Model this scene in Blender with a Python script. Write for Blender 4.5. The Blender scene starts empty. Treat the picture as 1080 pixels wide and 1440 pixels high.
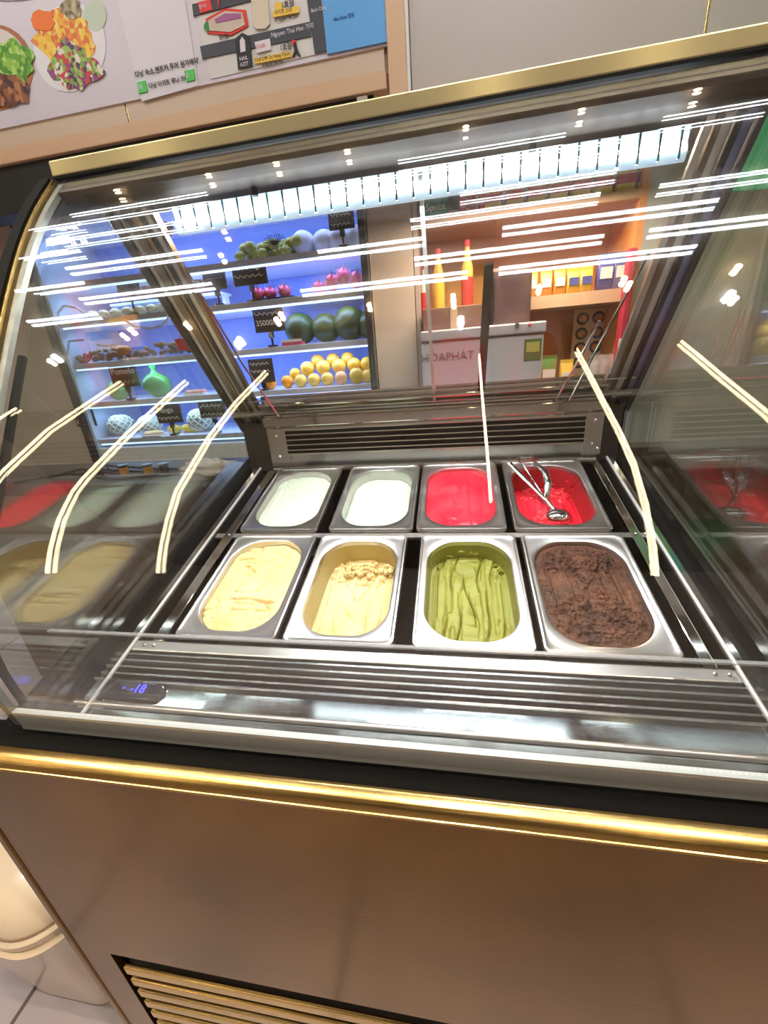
import bpy, bmesh, math, random
from mathutils import Vector, Matrix, noise
random.seed(7)
# ------------------------------------------------------------------ camera, light, exposure
S = .66; ZO = .35                       # drawing units -> metres, floor at z = 0
R = [[0.984753, 0.156521, -0.075914], [-0.011817, -0.375193, -0.926872], [-0.173557, 0.913637, -0.367622]]
CAM = Vector((0.64189, -0.66005, 1.44784)); F = 566.091; AL = 0.25844
sc = bpy.context.scene; COL = sc.collection
def T(x, y, z): return Vector((x * S, y * S, (z + ZO) * S))
cd = bpy.data.cameras.new('camera'); cam = bpy.data.objects.new('camera', cd); COL.objects.link(cam)
cd.sensor_fit = 'HORIZONTAL'; cd.sensor_width = 36; cd.lens = F / 1080 * 36; cd.clip_start = .01
m = Matrix(((R[0][0], -R[1][0], -R[2][0]), (R[0][1], -R[1][1], -R[2][1]), (R[0][2], -R[1][2], -R[2][2]))).to_4x4()
m.translation = T(*CAM); cam.matrix_world = m; sc.camera = cam
sc.view_settings.view_transform = 'Standard'; sc.view_settings.look = 'None'; sc.view_settings.gamma = 1
sc.view_settings.use_curve_mapping = False; sc.view_settings.exposure = 0.5
sc.cycles.max_bounces = 10; sc.cycles.transparent_max_bounces = 40; sc.cycles.glossy_bounces = 6
sc.cycles.sample_clamp_indirect = 6; sc.cycles.caustics_reflective = False; sc.cycles.caustics_refractive = False
sc.cycles.use_denoising = True
w = bpy.data.worlds.new('world'); sc.world = w; w.use_nodes = True
w.node_tree.nodes['Background'].inputs[0].default_value = (.9, .85, .8, 1); w.node_tree.nodes['Background'].inputs[1].default_value = .08
LEDS = 26; TUBE = 30; ROD = 20; WARM = 60
def lamp(name, kind, loc, energy, color=(1, 1, 1), size=.1, size_y=None, rot=(0, 0, 0), spot=None):
    l = bpy.data.lights.new(name, kind); l.energy = energy; l.color = color
    if kind == 'AREA':
        l.size = size * S
        if size_y: l.shape = 'RECTANGLE'; l.size_y = size_y * S
    else: l.shadow_soft_size = size * S
    if spot: l.spot_size = spot; l.spot_blend = .6
    o = bpy.data.objects.new(name, l); o.location = T(*loc); o.rotation_euler = rot; COL.objects.link(o); return o
for x in (-2.255, -.777, .691, 2.146): lamp('cool_downlight', 'SPOT', (x, -.86, 3.36), 20, (1, .90, .78), .012, spot=2.4)
lamp('case_led', 'AREA', (.54, .374, 1.74), 4.0, (.93, .98, 1), 1.04, .02, rot=(-.25, 0, 0))
for x in (-1.52, -.43, .65, 1.57): lamp('downlight_spot', 'SPOT', (x, -.70, 3.33), 14, (1, .78, .55), .012, spot=1.9)
for x, e in ((-1.5, 3), (-.5, 3)): lamp('fruit_shelf_light', 'AREA', (x, 1.93, 2.45), e, (.55, .7, 1), .9, .12, rot=(-.5, 0, 0))
lamp('niche_light', 'AREA', (1.0, 1.75, 2.20), 12, (1, .78, .55), .8, .15, rot=(-.35, 0, 0))
lamp('back_room_light', 'AREA', (.3, 1.45, 3.3), 12, (1, .85, .75), 1.5, .3)
# ------------------------------------------------------------------ rays onto real planes
def ray(u, v):
    a, b = (u - 540) / F, (v - 720) / F
    return Vector([R[0][i] * a + R[1][i] * b + R[2][i] for i in range(3)])
def at(u, v, Y):
    d = ray(u, v); return CAM + d * ((Y - CAM.y) / d.y)
def atz(u, v, Z):
    d = ray(u, v); return CAM + d * ((Z - CAM.z) / d.z)
CA, SA = math.cos(AL), math.sin(AL)
def SL(x, s, n): return (x, s * CA - n * SA, .88 + s * SA + n * CA)      # point on the slanted bed
def onbed(u, v, off=0):
    nn = Vector((0, -SA, CA)); d = ray(u, v); t = nn.dot(Vector((0, 0, .88)) + nn * off - CAM) / nn.dot(d)
    p = CAM + d * t; return p.x, (p.y + off * SA) / CA, off
# ------------------------------------------------------------------ materials
MATS = {}
def mat(name, c, rough=.5, metal=0, c2=None, scale=8, bump=0, bscale=40, emit=None, es=1, spec=.5, aniso=0, stretch=None, coat=0, sss=0, trans=0, alpha=1):
    if name in MATS: return MATS[name]
    M = bpy.data.materials.new(name); M.use_nodes = True; N = M.node_tree.nodes; L = M.node_tree.links
    b = N['Principled BSDF']; b.inputs['Base Color'].default_value = (*c, 1); b.inputs['Roughness'].default_value = rough
    b.inputs['Metallic'].default_value = metal; b.inputs['Specular IOR Level'].default_value = spec
    b.inputs['Anisotropic'].default_value = aniso; b.inputs['Coat Weight'].default_value = coat; b.inputs['Transmission Weight'].default_value = trans; b.inputs['Alpha'].default_value = alpha
    if sss: b.inputs['Subsurface Weight'].default_value = sss; b.inputs['Subsurface Scale'].default_value = .01
    tc = N.new('ShaderNodeTexCoord'); mp = N.new('ShaderNodeMapping'); L.new(tc.outputs['Object'], mp.inputs[0])
    if stretch: mp.inputs['Scale'].default_value = stretch
    if c2 is not None:
        n = N.new('ShaderNodeTexNoise'); n.inputs['Scale'].default_value = scale; n.inputs['Detail'].default_value = 5
        r = N.new('ShaderNodeValToRGB'); r.color_ramp.elements[0].position = .35; r.color_ramp.elements[1].position = .68
        r.color_ramp.elements[0].color = (*c, 1); r.color_ramp.elements[1].color = (*c2, 1)
        L.new(mp.outputs[0], n.inputs['Vector']); L.new(n.outputs[0], r.inputs[0]); L.new(r.outputs[0], b.inputs['Base Color'])
    if bump:
        n = N.new('ShaderNodeTexNoise'); n.inputs['Scale'].default_value = bscale; n.inputs['Detail'].default_value = 6
        bp = N.new('ShaderNodeBump'); bp.inputs['Strength'].default_value = bump; bp.inputs['Distance'].default_value = .004
        L.new(mp.outputs[0], n.inputs['Vector']); L.new(n.outputs[0], bp.inputs['Height']); L.new(bp.outputs[0], b.inputs['Normal'])
    if emit: b.inputs['Emission Color'].default_value = (*emit, 1); b.inputs['Emission Strength'].default_value = es
    MATS[name] = M; return M
def glass(name, f0, tint=(1, 1, 1), haze=0):
    if name in MATS: return MATS[name]
    M = bpy.data.materials.new(name); M.use_nodes = True; N = M.node_tree.nodes; L = M.node_tree.links; N.clear()
    o = N.new('ShaderNodeOutputMaterial'); t = N.new('ShaderNodeBsdfTransparent'); g = N.new('ShaderNodeBsdfGlossy'); mx = N.new('ShaderNodeMixShader')
    t.inputs[0].default_value = (*tint, 1); g.inputs['Roughness'].default_value = 0
    lw = N.new('ShaderNodeLayerWeight'); lw.inputs[0].default_value = .5
    p = N.new('ShaderNodeMath'); p.operation = 'POWER'; p.inputs[1].default_value = 5
    a = N.new('ShaderNodeMath'); a.operation = 'MULTIPLY_ADD'; a.inputs[1].default_value = 1 - f0; a.inputs[2].default_value = f0
    L.new(lw.outputs['Facing'], p.inputs[0]); L.new(p.outputs[0], a.inputs[0]); L.new(a.outputs[0], mx.inputs[0])
    L.new(t.outputs[0], mx.inputs[1]); L.new(g.outputs[0], mx.inputs[2]); L.new(mx.outputs[0], o.inputs[0]); MATS[name] = M; return M
def emis(name, c, s):
    return mat(name, (0, 0, 0) if s > 2 else c, .6, emit=c, es=s)
steel = mat('steel', (.62, .61, .59), .2, 1, aniso=.3)
satin = mat('satin_steel', (.60, .58, .56), .33, 1, bump=.05, bscale=160, stretch=(1, 6, 1))
panst = mat('pan_steel', (.66, .65, .64), .3, 1, c2=(.55, .52, .50), scale=5)
mirror = mat('polished_steel', (.62, .6, .56), .07, 1, bump=.12, bscale=3)
darkst = mat('dark_steel', (.10, .09, .08), .35, .8, c2=(.05, .045, .04), scale=6)
brownst = mat('bronze_tinted_steel', (.30, .25, .2), .16, 1, c2=(.2, .17, .14), scale=2)
chrome = mat('chrome', (.8, .8, .8), .08, 1)
gold = mat('brushed_gold', (.78, .50, .17), .24, 1, c2=(.70, .50, .20), scale=1.5, bump=.08, bscale=30, stretch=(.15, 12, 12), aniso=.5)
goldbar = mat('gold_top_bar', (.60, .51, .29), .24, .7, c2=(.50, .44, .27), scale=3, stretch=(.3, 4, 4))
bronze = mat('bronze_panel', (.29, .155, .038), .2, .92, c2=(.17, .085, .018), scale=3.2, bump=.05, bscale=220)
black = mat('black_gasket', (.003, .003, .003), .7, spec=.12)
blackg = mat('black_gloss', (.01, .01, .012), .12, coat=.5)
beige = mat('beige_laminate', (.62, .47, .36), .45)
beige2 = mat('warm_beige_trim', (.66, .42, .26), .45)
greige = mat('greige_laminate', (.50, .42, .38), .4, c2=(.47, .40, .36), scale=2)
wallm = mat('wall_paint', (.60, .50, .42), .6, c2=(.56, .47, .40), scale=1.2)
ceilm = mat('ceiling_paint', (.16, .13, .11), .8, c2=(.13, .11, .09), scale=2)
tilem = mat('grey_floor_tile', (.56, .51, .54), .3, c2=(.44, .40, .44), scale=3, bump=.06, bscale=60)
grout = mat('grout', (.2, .17, .15), .8)
wood = mat('orange_wood', (.78, .36, .11), .42, c2=(.66, .28, .08), scale=4, stretch=(1, 1, 6))
woodl = mat('pale_wood_shelf', (.62, .42, .28), .45, c2=(.55, .36, .23), scale=5, stretch=(.4, 4, 4))
whitep = mat('white_plastic', (.82, .82, .84), .35)
shelfw = mat('white_shelf', (.72, .78, .92), .4)
cabin = mat('cabinet_lining', (.24, .36, .80), .5)
freez = mat('freezer_enamel', (.68, .66, .70), .3)
cream = mat('cream_plastic', (.80, .66, .48), .28, coat=.3)
gl_f = glass('front_glass', .045); gl_s = glass('side_glass', .10, (.97, .99, .97)); gl_d = glass('door_glass', .03, (.97, .97, .98)); gl_b = glass('baffle_glass', .04)
ledm = emis('led_white', (.86, .95, 1), LEDS); tubem = emis('tube_white', (.88, .97, 1), TUBE); rodm = emis('rod_cream', (1, .83, .50), ROD)
warmm = emis('lamp_warm', (1, .72, .42), WARM); ovalm = emis('lamp_cool', (.85, .95, 1), 30)
shelfled = emis('shelf_led', (.5, .68, 1), 2.3); blueled = emis('blue_digits', (.05, .05, 1), 3.5)
spacerm = None
def perforated():
    M = mat('perforated_aluminium', (.8, .85, .85), .35, .0); N = M.node_tree.nodes; L = M.node_tree.links; b = N['Principled BSDF']
    v = N.new('ShaderNodeTexVoronoi'); v.inputs['Scale'].default_value = 200; v.inputs['Randomness'].default_value = 0
    tc = N.new('ShaderNodeTexCoord'); r = N.new('ShaderNodeValToRGB'); r.color_ramp.elements[0].position = .25; r.color_ramp.elements[1].position = .33
    r.color_ramp.elements[0].color = (.95, .98, 1, 1); r.color_ramp.elements[1].color = (.80, .86, .86, 1)
    L.new(tc.outputs['Object'], v.inputs['Vector']); L.new(v.outputs['Distance'], r.inputs[0]); L.new(r.outputs[0], b.inputs['Base Color']); return M
spacerm = perforated()
# ------------------------------------------------------------------ mesh builders (all in drawing units)
class G:
    def __init__(s): s.v = []; s.f = []
    def add(s, vs, fs):
        k = len(s.v); s.v += [Vector(v) for v in vs]; s.f += [tuple(i + k for i in f) for f in fs]; return s
    def box(s, x0, x1, y0, y1, z0, z1, fn=None):
        vs = [(x, y, z) for x in (x0, x1) for y in (y0, y1) for z in (z0, z1)]
        if fn: vs = [fn(*v) for v in vs]
        return s.add(vs, [(0, 1, 3, 2), (4, 6, 7, 5), (0, 4, 5, 1), (2, 3, 7, 6), (0, 2, 6, 4), (1, 5, 7, 3)])
    def tube(s, pts, r, n=8, caps=True, flat=1):
        pts = [Vector(p) for p in pts]; rings = []
        for i, p in enumerate(pts):
            d = (pts[min(i + 1, len(pts) - 1)] - pts[max(i - 1, 0)]).normalized()
            up = Vector((0, 0, 1)) if abs(d.z) < .9 else Vector((1, 0, 0)); a = d.cross(up).normalized(); b = a.cross(d)
            rr = r[i] if isinstance(r, (list, tuple)) else r
            rings.append([p + a * rr * math.cos(2 * math.pi * k / n) + b * rr * flat * math.sin(2 * math.pi * k / n) for k in range(n)])
        vs = [v for q in rings for v in q]
        fs = [(i * n + k, i * n + (k + 1) % n, (i + 1) * n + (k + 1) % n, (i + 1) * n + k) for i in range(len(pts) - 1) for k in range(n)]
        if caps: fs += [tuple(reversed(range(n))), tuple((len(pts) - 1) * n + k for k in range(n))]
        return s.add(vs, fs)
    def rings(s, rs, cap0=True, cap1=True):
        n = len(rs[0]); vs = [v for q in rs for v in q]
        fs = [(i * n + k, i * n + (k + 1) % n, (i + 1) * n + (k + 1) % n, (i + 1) * n + k) for i in range(len(rs) - 1) for k in range(n)]
        if cap0: fs.append(tuple(reversed(range(n))))
        if cap1: fs.append(tuple((len(rs) - 1) * n + k for k in range(n)))
        return s.add(vs, fs)
    def ell(s, c, r, nu=16, nv=10, amp=0, seed=0, fr=2.0, dimple=0):
        c = Vector(c); r = (r, r, r) if not isinstance(r, (tuple, list)) else r; rs = []
        for j in range(nv + 1):
            th = math.pi * j / nv; th = min(max(th, .03), math.pi - .03); q = []
            for i in range(nu):
                ph = 2 * math.pi * i / nu; d = Vector((math.sin(th) * math.cos(ph), math.sin(th) * math.sin(ph), math.cos(th)))
                k = 1 + (amp * noise.noise(d * fr + Vector((seed, seed * 2.1, 0))) if amp else 0) - (dimple * math.exp(-(th / .35) ** 2) if dimple else 0)
                q.append(c + Vector((d.x * r[0], d.y * r[1], d.z * r[2])) * k)
            rs.append(q)
        return s.rings(rs[::-1])
    def extrude_x(s, prof, x0, x1, closed=True):
        n = len(prof); vs = [(x0, y, z) for y, z in prof] + [(x1, y, z) for y, z in prof]
        fs = [(i, (i + 1) % n, (i + 1) % n + n, i + n) for i in range(n if closed else n - 1)]
        if closed: fs += [tuple(reversed(range(n))), tuple(range(n, 2 * n))]
        return s.add(vs, fs)
def obj(name, g, m, parent=None, smooth=False, bevel=0, label=None, kind=None):
    """link g as one mesh; its drawing-unit points are stored relative to the parent thing's base"""
    base = parent['_base'] if parent is not None and '_base' in parent.keys() else (0, 0, 0)
    org = T(*base) if parent is not None else T(0, 0, -ZO)
    if parent is None:
        n = len(g.v); cx = sum(v.x for v in g.v) / n; cy = sum(v.y for v in g.v) / n; cz = min(v.z for v in g.v); org = T(cx, cy, cz); base = (cx, cy, cz)
    me = bpy.data.meshes.new(name); me.from_pydata([T(*v) - org for v in g.v], [], g.f)
    bm = bmesh.new(); bm.from_mesh(me); bmesh.ops.recalc_face_normals(bm, faces=bm.faces); bm.to_mesh(me); bm.free()
    if smooth:
        for p in me.polygons: p.use_smooth = True
    me.materials.append(m); o = bpy.data.objects.new(name, me); COL.objects.link(o)
    if parent is not None:
        o.parent = parent
        if parent.type == 'MESH' or (parent.parent is not None): o['_base'] = base
    else: o.location = org
    o['_base'] = base
    if bevel:
        b = o.modifiers.new('bevel', 'BEVEL'); b.width = bevel * S; b.segments = 2; b.limit_method = 'ANGLE'; b.angle_limit = .7
    if smooth:
        me.set_sharp_from_angle(angle=math.radians(40))
    if label: o['label'] = label
    if kind: o['kind'] = kind
    return o
def sub(name, g, m, parent, **k):           # a sub-part: same origin as the part it belongs to
    return obj(name, g, m, parent, **k)
def tag(o, label, cat, group=None):
    o['label'] = label; o['category'] = cat
    if group: o['group'] = group
    return o
def thing(name, label, cat, loc, group=None, rot=(0, 0, 0)):
    o = bpy.data.objects.new(name, None); COL.objects.link(o); o.location = T(*loc); o.empty_display_size = .02; o['_base'] = tuple(loc)
    o.rotation_euler = rot; return tag(o, label, cat, group)
def local(name, label, cat, loc, group=None, rot=(0, 0, 0)):   # thing whose parts are modelled about (0,0,0)
    o = thing(name, label, cat, loc, group, rot); o['_base'] = (0, 0, 0); return o
def lobj(name, g, m, parent, **k):
    g.v = [Vector(v) for v in g.v]; return obj(name, g, m, parent, **k)
def struct(name, g, m, **k):
    o = obj(name, g, m, None, **k); o['kind'] = 'structure'; return o
def text(name, s, p, size, m, parent=None, rx=math.pi / 2, rz=0, ext=.0008, align='LEFT', ry=0, shear=0):
    c = bpy.data.curves.new('t', 'FONT'); c.body = s; c.size = size * S; c.extrude = ext * S; c.align_x = align; c.shear = shear; c.resolution_u = 3
    t = bpy.data.objects.new('t', c); COL.objects.link(t); bpy.context.view_layer.update()
    me = bpy.data.meshes.new_from_object(t.evaluated_get(bpy.context.evaluated_depsgraph_get())); COL.objects.unlink(t); bpy.data.objects.remove(t)
    from mathutils import Euler
    rm = Euler((rx, ry, rz)).to_matrix().to_4x4(); base = parent['_base'] if parent is not None else (0, 0, 0)
    me.transform(Matrix.Translation(T(*p) - (T(*base))) @ rm)
    me.materials.clear(); me.materials.append(m); o = bpy.data.objects.new(name, me); COL.objects.link(o); o.parent = parent; o['_base'] = base; return o
def copy_tree(o, parent=None):
    c = o.copy(); COL.objects.link(c); c.parent = parent
    for ch in list(o.children): copy_tree(ch, c)
    return c
ORD = ['first', 'second', 'third', 'fourth', 'fifth', 'sixth', 'seventh', 'eighth', 'ninth', 'tenth', 'eleventh', 'twelfth']
# ------------------------------------------------------------------ the room
fl = struct('floor', G().box(-3.6, 4.2, -4.6, 3.2, -.45, -.36), grout)
for i in range(8):
    for j in range(8):
        x0 = -3.6 + .97 * i; y0 = -4.6 + .97 * j
        obj('tile', G().box(x0, x0 + .956, y0, y0 + .956, -.36, -.35), tilem, fl)
struct('ceiling', G().box(-3.6, 4.2, -4.6, 3.2, 3.45, 3.55), ceilm)
struct('wall_back', G().box(-3.6, 4.2, 2.75, 2.85, -.35, 3.45), wallm)
struct('wall_left', G().box(-3.6, -3.5, -4.6, 2.75, -.35, 3.45), wallm)
struct('wall_right', G().box(4.1, 4.2, -4.6, 2.75, -.35, 3.45), wallm)
struct('wall_front', G().box(-3.6, 4.2, -4.7, -4.6, -.35, 3.45), wallm)
struct('trim_1', G().box(.175, .425, 2.0, 2.7, -.35, 2.42), wallm)                     # column between the fruit case and the niche
struct('trim_2', G().box(-2.95, -2.09, 2.02, 2.7, -.35, 2.42), wallm)
struct('trim_3', G().box(1.62, 2.75, 2.0, 2.7, -.35, 2.42), mat('grey_wall', (.48, .50, .46), .6, c2=(.43, .45, .42), scale=2))
# ------------------------------------------------------------------ the display case
CX0, CX1 = -.17, 1.21       # outer faces of the glass
def make_profile(n=121):
    th = [math.radians(-8 + 39 / (1 + math.exp(-(t - .17) / .045)) + 21 / (1 + math.exp(-(t - .9) / .08))) for t in [i / 1200 for i in range(1201)]]
    y = z = 0; P = [(0, 0)]
    for i in range(1200): a = (th[i] + th[i + 1]) / 2; y += math.sin(a) / 1200; z += math.cos(a) / 1200; P.append((y, z))
    L = .97 / P[-1][1]; st = 1200 // (n - 1); return [(-.24 + p[0] * L, .86 + p[1] * L) for p in P[::st]]
PROF = make_profile(); NP = len(PROF)
def offs(k):
    r = []
    for i, (y, z) in enumerate(PROF):
        a = PROF[max(i - 1, 0)]; b = PROF[min(i + 1, len(PROF) - 1)]; d = Vector((b[0] - a[0], b[1] - a[1])).normalized(); r.append((y + d.y * k, z - d.x * k))
    return r
case = thing('gelato_display_case', 'large curved-glass gelato display case with gold trim and brown metallic front', 'display case', (.53, -.05, -.35))
def part(name, g, m, **k): return obj(name, g, m, case, **k)
for k0, k1 in ((0, .005), (.017, .022)):
    a = offs(k0); b = offs(k1); a = [(a[0][0], .848)] + a; b = [(b[0][0], .848)] + b; part('front_glass_pane', G().extrude_x(a + b[::-1], CX0 + .004, CX1 - .004), gl_f, smooth=True)
o5, o16 = offs(.006), offs(.016)
part('spacer_bar', G().extrude_x([(o5[0][0], .852), o5[0], o5[4], o16[4], o16[0], (o16[0][0], .852)], CX0 + .02, CX1 - .02), spacerm)
for x0 in (CX0 + .006, CX1 - .021): part('spacer_bar', G().extrude_x(o5 + o16[::-1], x0, x0 + .013), mat('edge_spacer', (.33, .36, .33), .4, .3, c2=(.24, .26, .24), scale=60))
part('spacer_bar', G().extrude_x([o5[-5], o5[-1], o16[-1], o16[-5]], CX0 + .02, CX1 - .02), mat('dark_spacer', (.12, .1, .08), .4, .5))
for x0 in (CX0 - .03, CX1 + .006):
    a, b = offs(-.006), offs(.03); part('edge_frame', G().extrude_x(a[54:] + b[54:][::-1], x0, x0 + .024), black, smooth=True)
    a, b = offs(-.002), offs(.02); part('edge_trim', G().extrude_x(a[54:] + b[54:][::-1], x0 + (.024 if x0 < 0 else -.006), x0 + (.03 if x0 < 0 else 0)), gold, smooth=True)
# side glass: double panes, outline = front curve, slanted rear post, slanted bed
base_f, base_b = SL(0, -.235, -.006), SL(0, .80, -.006)
out = [(base_f[1], base_f[2])] + offs(.026)[2:-3:3] + [(.335, 1.825), (.36, 1.80), (.775, 1.215), (.80, 1.09)] + [(base_b[1], base_b[2])]
for xs in ((-.142, -.137), (-.158, -.153), (1.176, 1.181), (1.192, 1.197)):
    part('side_glass_pane', G().extrude_x(out, *xs), gl_s)
for x0, x1 in ((-.166, -.128), (1.167, 1.205)):
    part('side_gasket', G().box(x0, x1, -.25, .82, -.018, .008, SL), black)
    q = offs(.028); part('side_frame', G().tube([((x0 + x1) / 2, y, z) for y, z in q[4:78:4]], .007, 6), black, smooth=True)
# body
part('body_carcass', G().box(-.25, 1.32, -.262, .9, -.33, .66), darkst)
part('front_panel', G().box(-.245, 1.315, -.29, -.275, .20, .833).box(-.245, -.16, -.29, -.275, -.33, .20).box(1.225, 1.315, -.29, -.275, -.33, .20).box(-.16, 1.225, -.29, -.275, -.33, -.25), bronze)
part('corner_trim', G().box(-.263, -.245, -.293, -.26, -.33, .833), bronze, bevel=.003)
part('corner_trim', G().box(1.315, 1.333, -.293, -.26, -.33, .833), bronze, bevel=.003)
part('vent_recess', G().box(-.16, 1.225, -.268, -.264, -.25, .20), mat('vent_dark', (.01, .008, .006), .6))
for k in range(8):
    z = .15 - .055 * k; part('vent_slat', G().box(-.142, 1.207, -.293, -.283, z - .030, z), gold, bevel=.003)
ft = [(-.262, .842), (-.268, .850), (-.276, .851), (-.287, .846), (-.2950, .839), (-.2965, .836), (-.293, .832), (-.28, .830), (-.262, .830)]
part('gold_fascia', G().extrude_x(ft, -.275, 1.345), gold, smooth=True)
part('fascia_bead', G().tube([(-.275, -.2955, .833), (1.345, -.2955, .833)], .0035, 8), gold, smooth=True)
part('front_gasket', G().extrude_x([(-.268, .830), (-.268, .846), (-.262, .851), (-.250, .853), (-.242, .852), (-.242, .846), (-.215, .846), (-.215, .83)], -.262, 1.333), black, smooth=True)
part('rear_body', G().box(-.25, 1.32, .80, .9, .60, 1.06), brownst)
for a_, b_ in ((-.262, -.168), (1.208, 1.333)): part('side_ledge', G().box(a_, b_, -.262, .84, -.05, -.015, SL), brownst)
# deck and grille in front of the pans (slanted bed)
part('front_deck', G().box(-.130, 1.168, -.232, -.168, -.022, -.008, SL), mat('deck_steel', (.56, .60, .59), .09, 1, bump=.15, bscale=5))
part('deck_bar', G().tube([SL(-.125, -.161, -.004), SL(1.165, -.161, -.004)], .0055, 10), satin, smooth=True)
part('deck_channel', G().box(-.125, 1.165, -.158, -.112, -.022, -.012, SL), mat('channel_steel', (.50, .54, .54), .08, 1, bump=.08, bscale=4))
part('deck_edge', G().box(-.125, 1.165, -.112, -.106, -.014, -.001, SL), steel, bevel=.001)
part('intake_recess', G().box(-.125, 1.165, -.106, -.036, -.05, -.02, SL), mat('recess_steel', (.13, .10, .08), .25, .9, c2=(.08, .06, .05), scale=3))
for k, s in enumerate((-.046, -.061, -.077, -.093)):
    part('intake_slat', G().box(-.118, 1.158, s - .0022, s + .0022, -.018, -.003, SL), steel)
part('pan_rail', G().box(-.088, 1.137, -.036, -.010, -.016, -.004, SL), satin, bevel=.003)
part('side_deck', G().box(-.130, -.091, -.16, .80, -.02, -.006, SL), mirror); part('side_deck', G().box(1.141, 1.169, -.16, .80, -.02, -.006, SL), mirror)
for x in (-.088, 1.137): part('well_edge', G().tube([SL(x, -.20 if x < 0 else -.16, -.002), SL(x, .765, -.002)], .0042, 8), mat('pale_edge', (.75, .76, .74), .3, .4), smooth=True)
part('well_liner', G().box(-.086, -.080, -.008, .75, -.3, -.004, SL).box(1.130, 1.135, -.008, .75, -.3, -.004, SL).box(-.086, 1.135, -.012, -.006, -.3, -.01, SL).box(-.086, 1.135, .75, .756, -.3, -.004, SL), darkst)
part('well_floor', G().box(-.086, 1.135, -.01, .755, -.31, -.3, SL), darkst)
for a, b in ((-.052, -.022), (1.085, 1.108)): part('pan_support', G().box(a, b, -.008, .75, -.016, -.006, SL), mirror, bevel=.002)
part('pan_support', G().box(-.085, 1.135, .361, .380, -.018, -.009, SL), satin)
for x in (-.035, -.06, 1.095, 1.118):
    for s in (-.022, .370): part('rivet', G().ell(SL(x, s, -.004 if s < 0 else -.006), .005, 10, 6), chrome, smooth=True)
part('baffle_glass', G().box(-.123, 1.163, -.147, -.141, .845, 1.003), gl_b)
part('baffle_edge', G().box(-.123, 1.163, -.1475, -.1405, 1.003, 1.0065), mat('baffle_edge', (.55, .57, .6), .2, .3, alpha=.5))
# temperature display
dsp = G()
def rr(hw, hd, r, n=48, pw=2.0):
    pts = []; per = n // 4
    for c, (sx, sy) in enumerate(((1, 1), (-1, 1), (-1, -1), (1, -1))):
        for i in range(per):
            a = math.pi / 2 * (c + i / (per - 1) if per > 1 else c)
            pts.append((sx * (hw - r) + r * math.cos(a), sy * (hd - r) + r * math.sin(a)))
    return pts
for q in range(1): dsp.rings([[SL(-.020 + x * k, -.126 + y * k, h) for x, y in rr(.073, .021, .0205)] for k, h in ((1, -.012), (1, -.004), (.93, -.001))])
dp = part('temperature_display', dsp, blackg, smooth=True, label='black oval temperature display with blue digits')
text('digits', '-18', SL(-.018, -.134, .0005), .026, blueled, dp, rx=AL)
sub('indicator', G().ell(SL(-.034, -.126, .0), (.0025, .0025, .0012), 8, 5), blueled, dp)
# backsplash, outlet grille, sill
part('backsplash', G().box(-.03, 1.10, .722, .735, 1.055, 1.335), mirror)
part('grille_frame', G().box(-.01, .045, .708, .722, 1.10, 1.222).box(1.052, 1.105, .708, .722, 1.09, 1.225).box(.045, 1.052, .708, .722, 1.213, 1.222).box(.045, 1.052, .708, .722, 1.126, 1.132), steel, bevel=.001)
part('grille_recess', G().box(.045, 1.052, .718, .7215, 1.132, 1.213), mat('grille_dark', (.012, .012, .012), .3, .3))
for k in range(4): part('outlet_slat', G().box(.045, 1.052, .703, .720, 1.142 + .0185 * k, 1.1465 + .0185 * k), steel)
for x, z in ((.012, 1.198), (.012, 1.122), (1.08, 1.20), (1.078, 1.125), (1.095, 1.11)): part('screw', G().ell((x, .706, z), .0055, 8, 6), chrome, smooth=True)
part('rear_sill', G().box(-.03, 1.10, .705, .73, 1.228, 1.262).box(-.03, 1.10, .69, .735, 1.300, 1.312), mirror, bevel=.003)
part('sill_lip', G().box(-.12, 1.17, .698, .71, 1.276, 1.281).box(-.12, 1.17, .684, .692, 1.322, 1.326), steel)
for a_, b_ in ((-.128, -.03), (1.105, 1.167)): part('well_end_plate', G().box(a_, b_, .735, .74, 1.05, 1.24), darkst)
# rear frame, in the slanted plane from (.78,1.22) to (.37,1.80)
RD = Vector((0, -.41, .58)).normalized(); RN = Vector((0, -.58, -.41)).normalized()      # along, towards the customer
def RP(x, t, n): p = Vector((0, .78, 1.22)) + RD * t + RN * n; return (x, p.y, p.z)
for side in (0, 1):
    strips = ((-.150, -.128, .0, .02, darkst), (-.126, -.112, .0, .012, satin), (-.110, -.088, .004, .018, brownst), (-.086, -.072, 0, .01, goldbar), (-.070, -.064, .0, .022, blackg), (-.062, -.046, .002, .014, steel), (-.044, -.034, 0, .018, brownst)) if side == 0 else \
             ((1.182, 1.193, 0, .02, darkst), (1.160, 1.180, 0, .01, mat('blue_reflection', (.30, .34, .62), .25, .5)), (1.146, 1.158, .0, .02, blackg), (1.128, 1.144, .002, .012, satin), (1.114, 1.126, 0, .016, brownst), (1.098, 1.112, 0, .01, steel))  # purple-blue reflection on one channel is put into its material colour
    for a, b, n0, n1, mm in strips: part('rear_post_channel', G().box(a, b, 0 if side else -.0, .715, n0, n1, RP), mm)
for a_, b_ in ((-.150, -.115), (1.165, 1.195)): part('lower_post', G().box(a_, b_, .775, .80, 1.05, 1.24), black)
part('bottom_track', G().box(-.15, 1.19, .075, .10, 0, .022, RP), steel); part('bottom_track', G().box(-.15, 1.19, .035, .06, 0, .012, RP), darkst)
dr = part('sliding_door', G().box(-.03, .74, .10, .70, .002, .007, RP), gl_d); sub('door_stile', G().box(.718, .740, .10, .50, .0, .010, RP), darkst, dr)
dr = part('sliding_door', G().box(.578, 1.095, .10, .70, .012, .017, RP), gl_d); sub('door_stile', G().box(.575, .584, .10, .70, .011, .018, RP), mat('clear_edge', (.6, .62, .6), .3, .2), dr)
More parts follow.
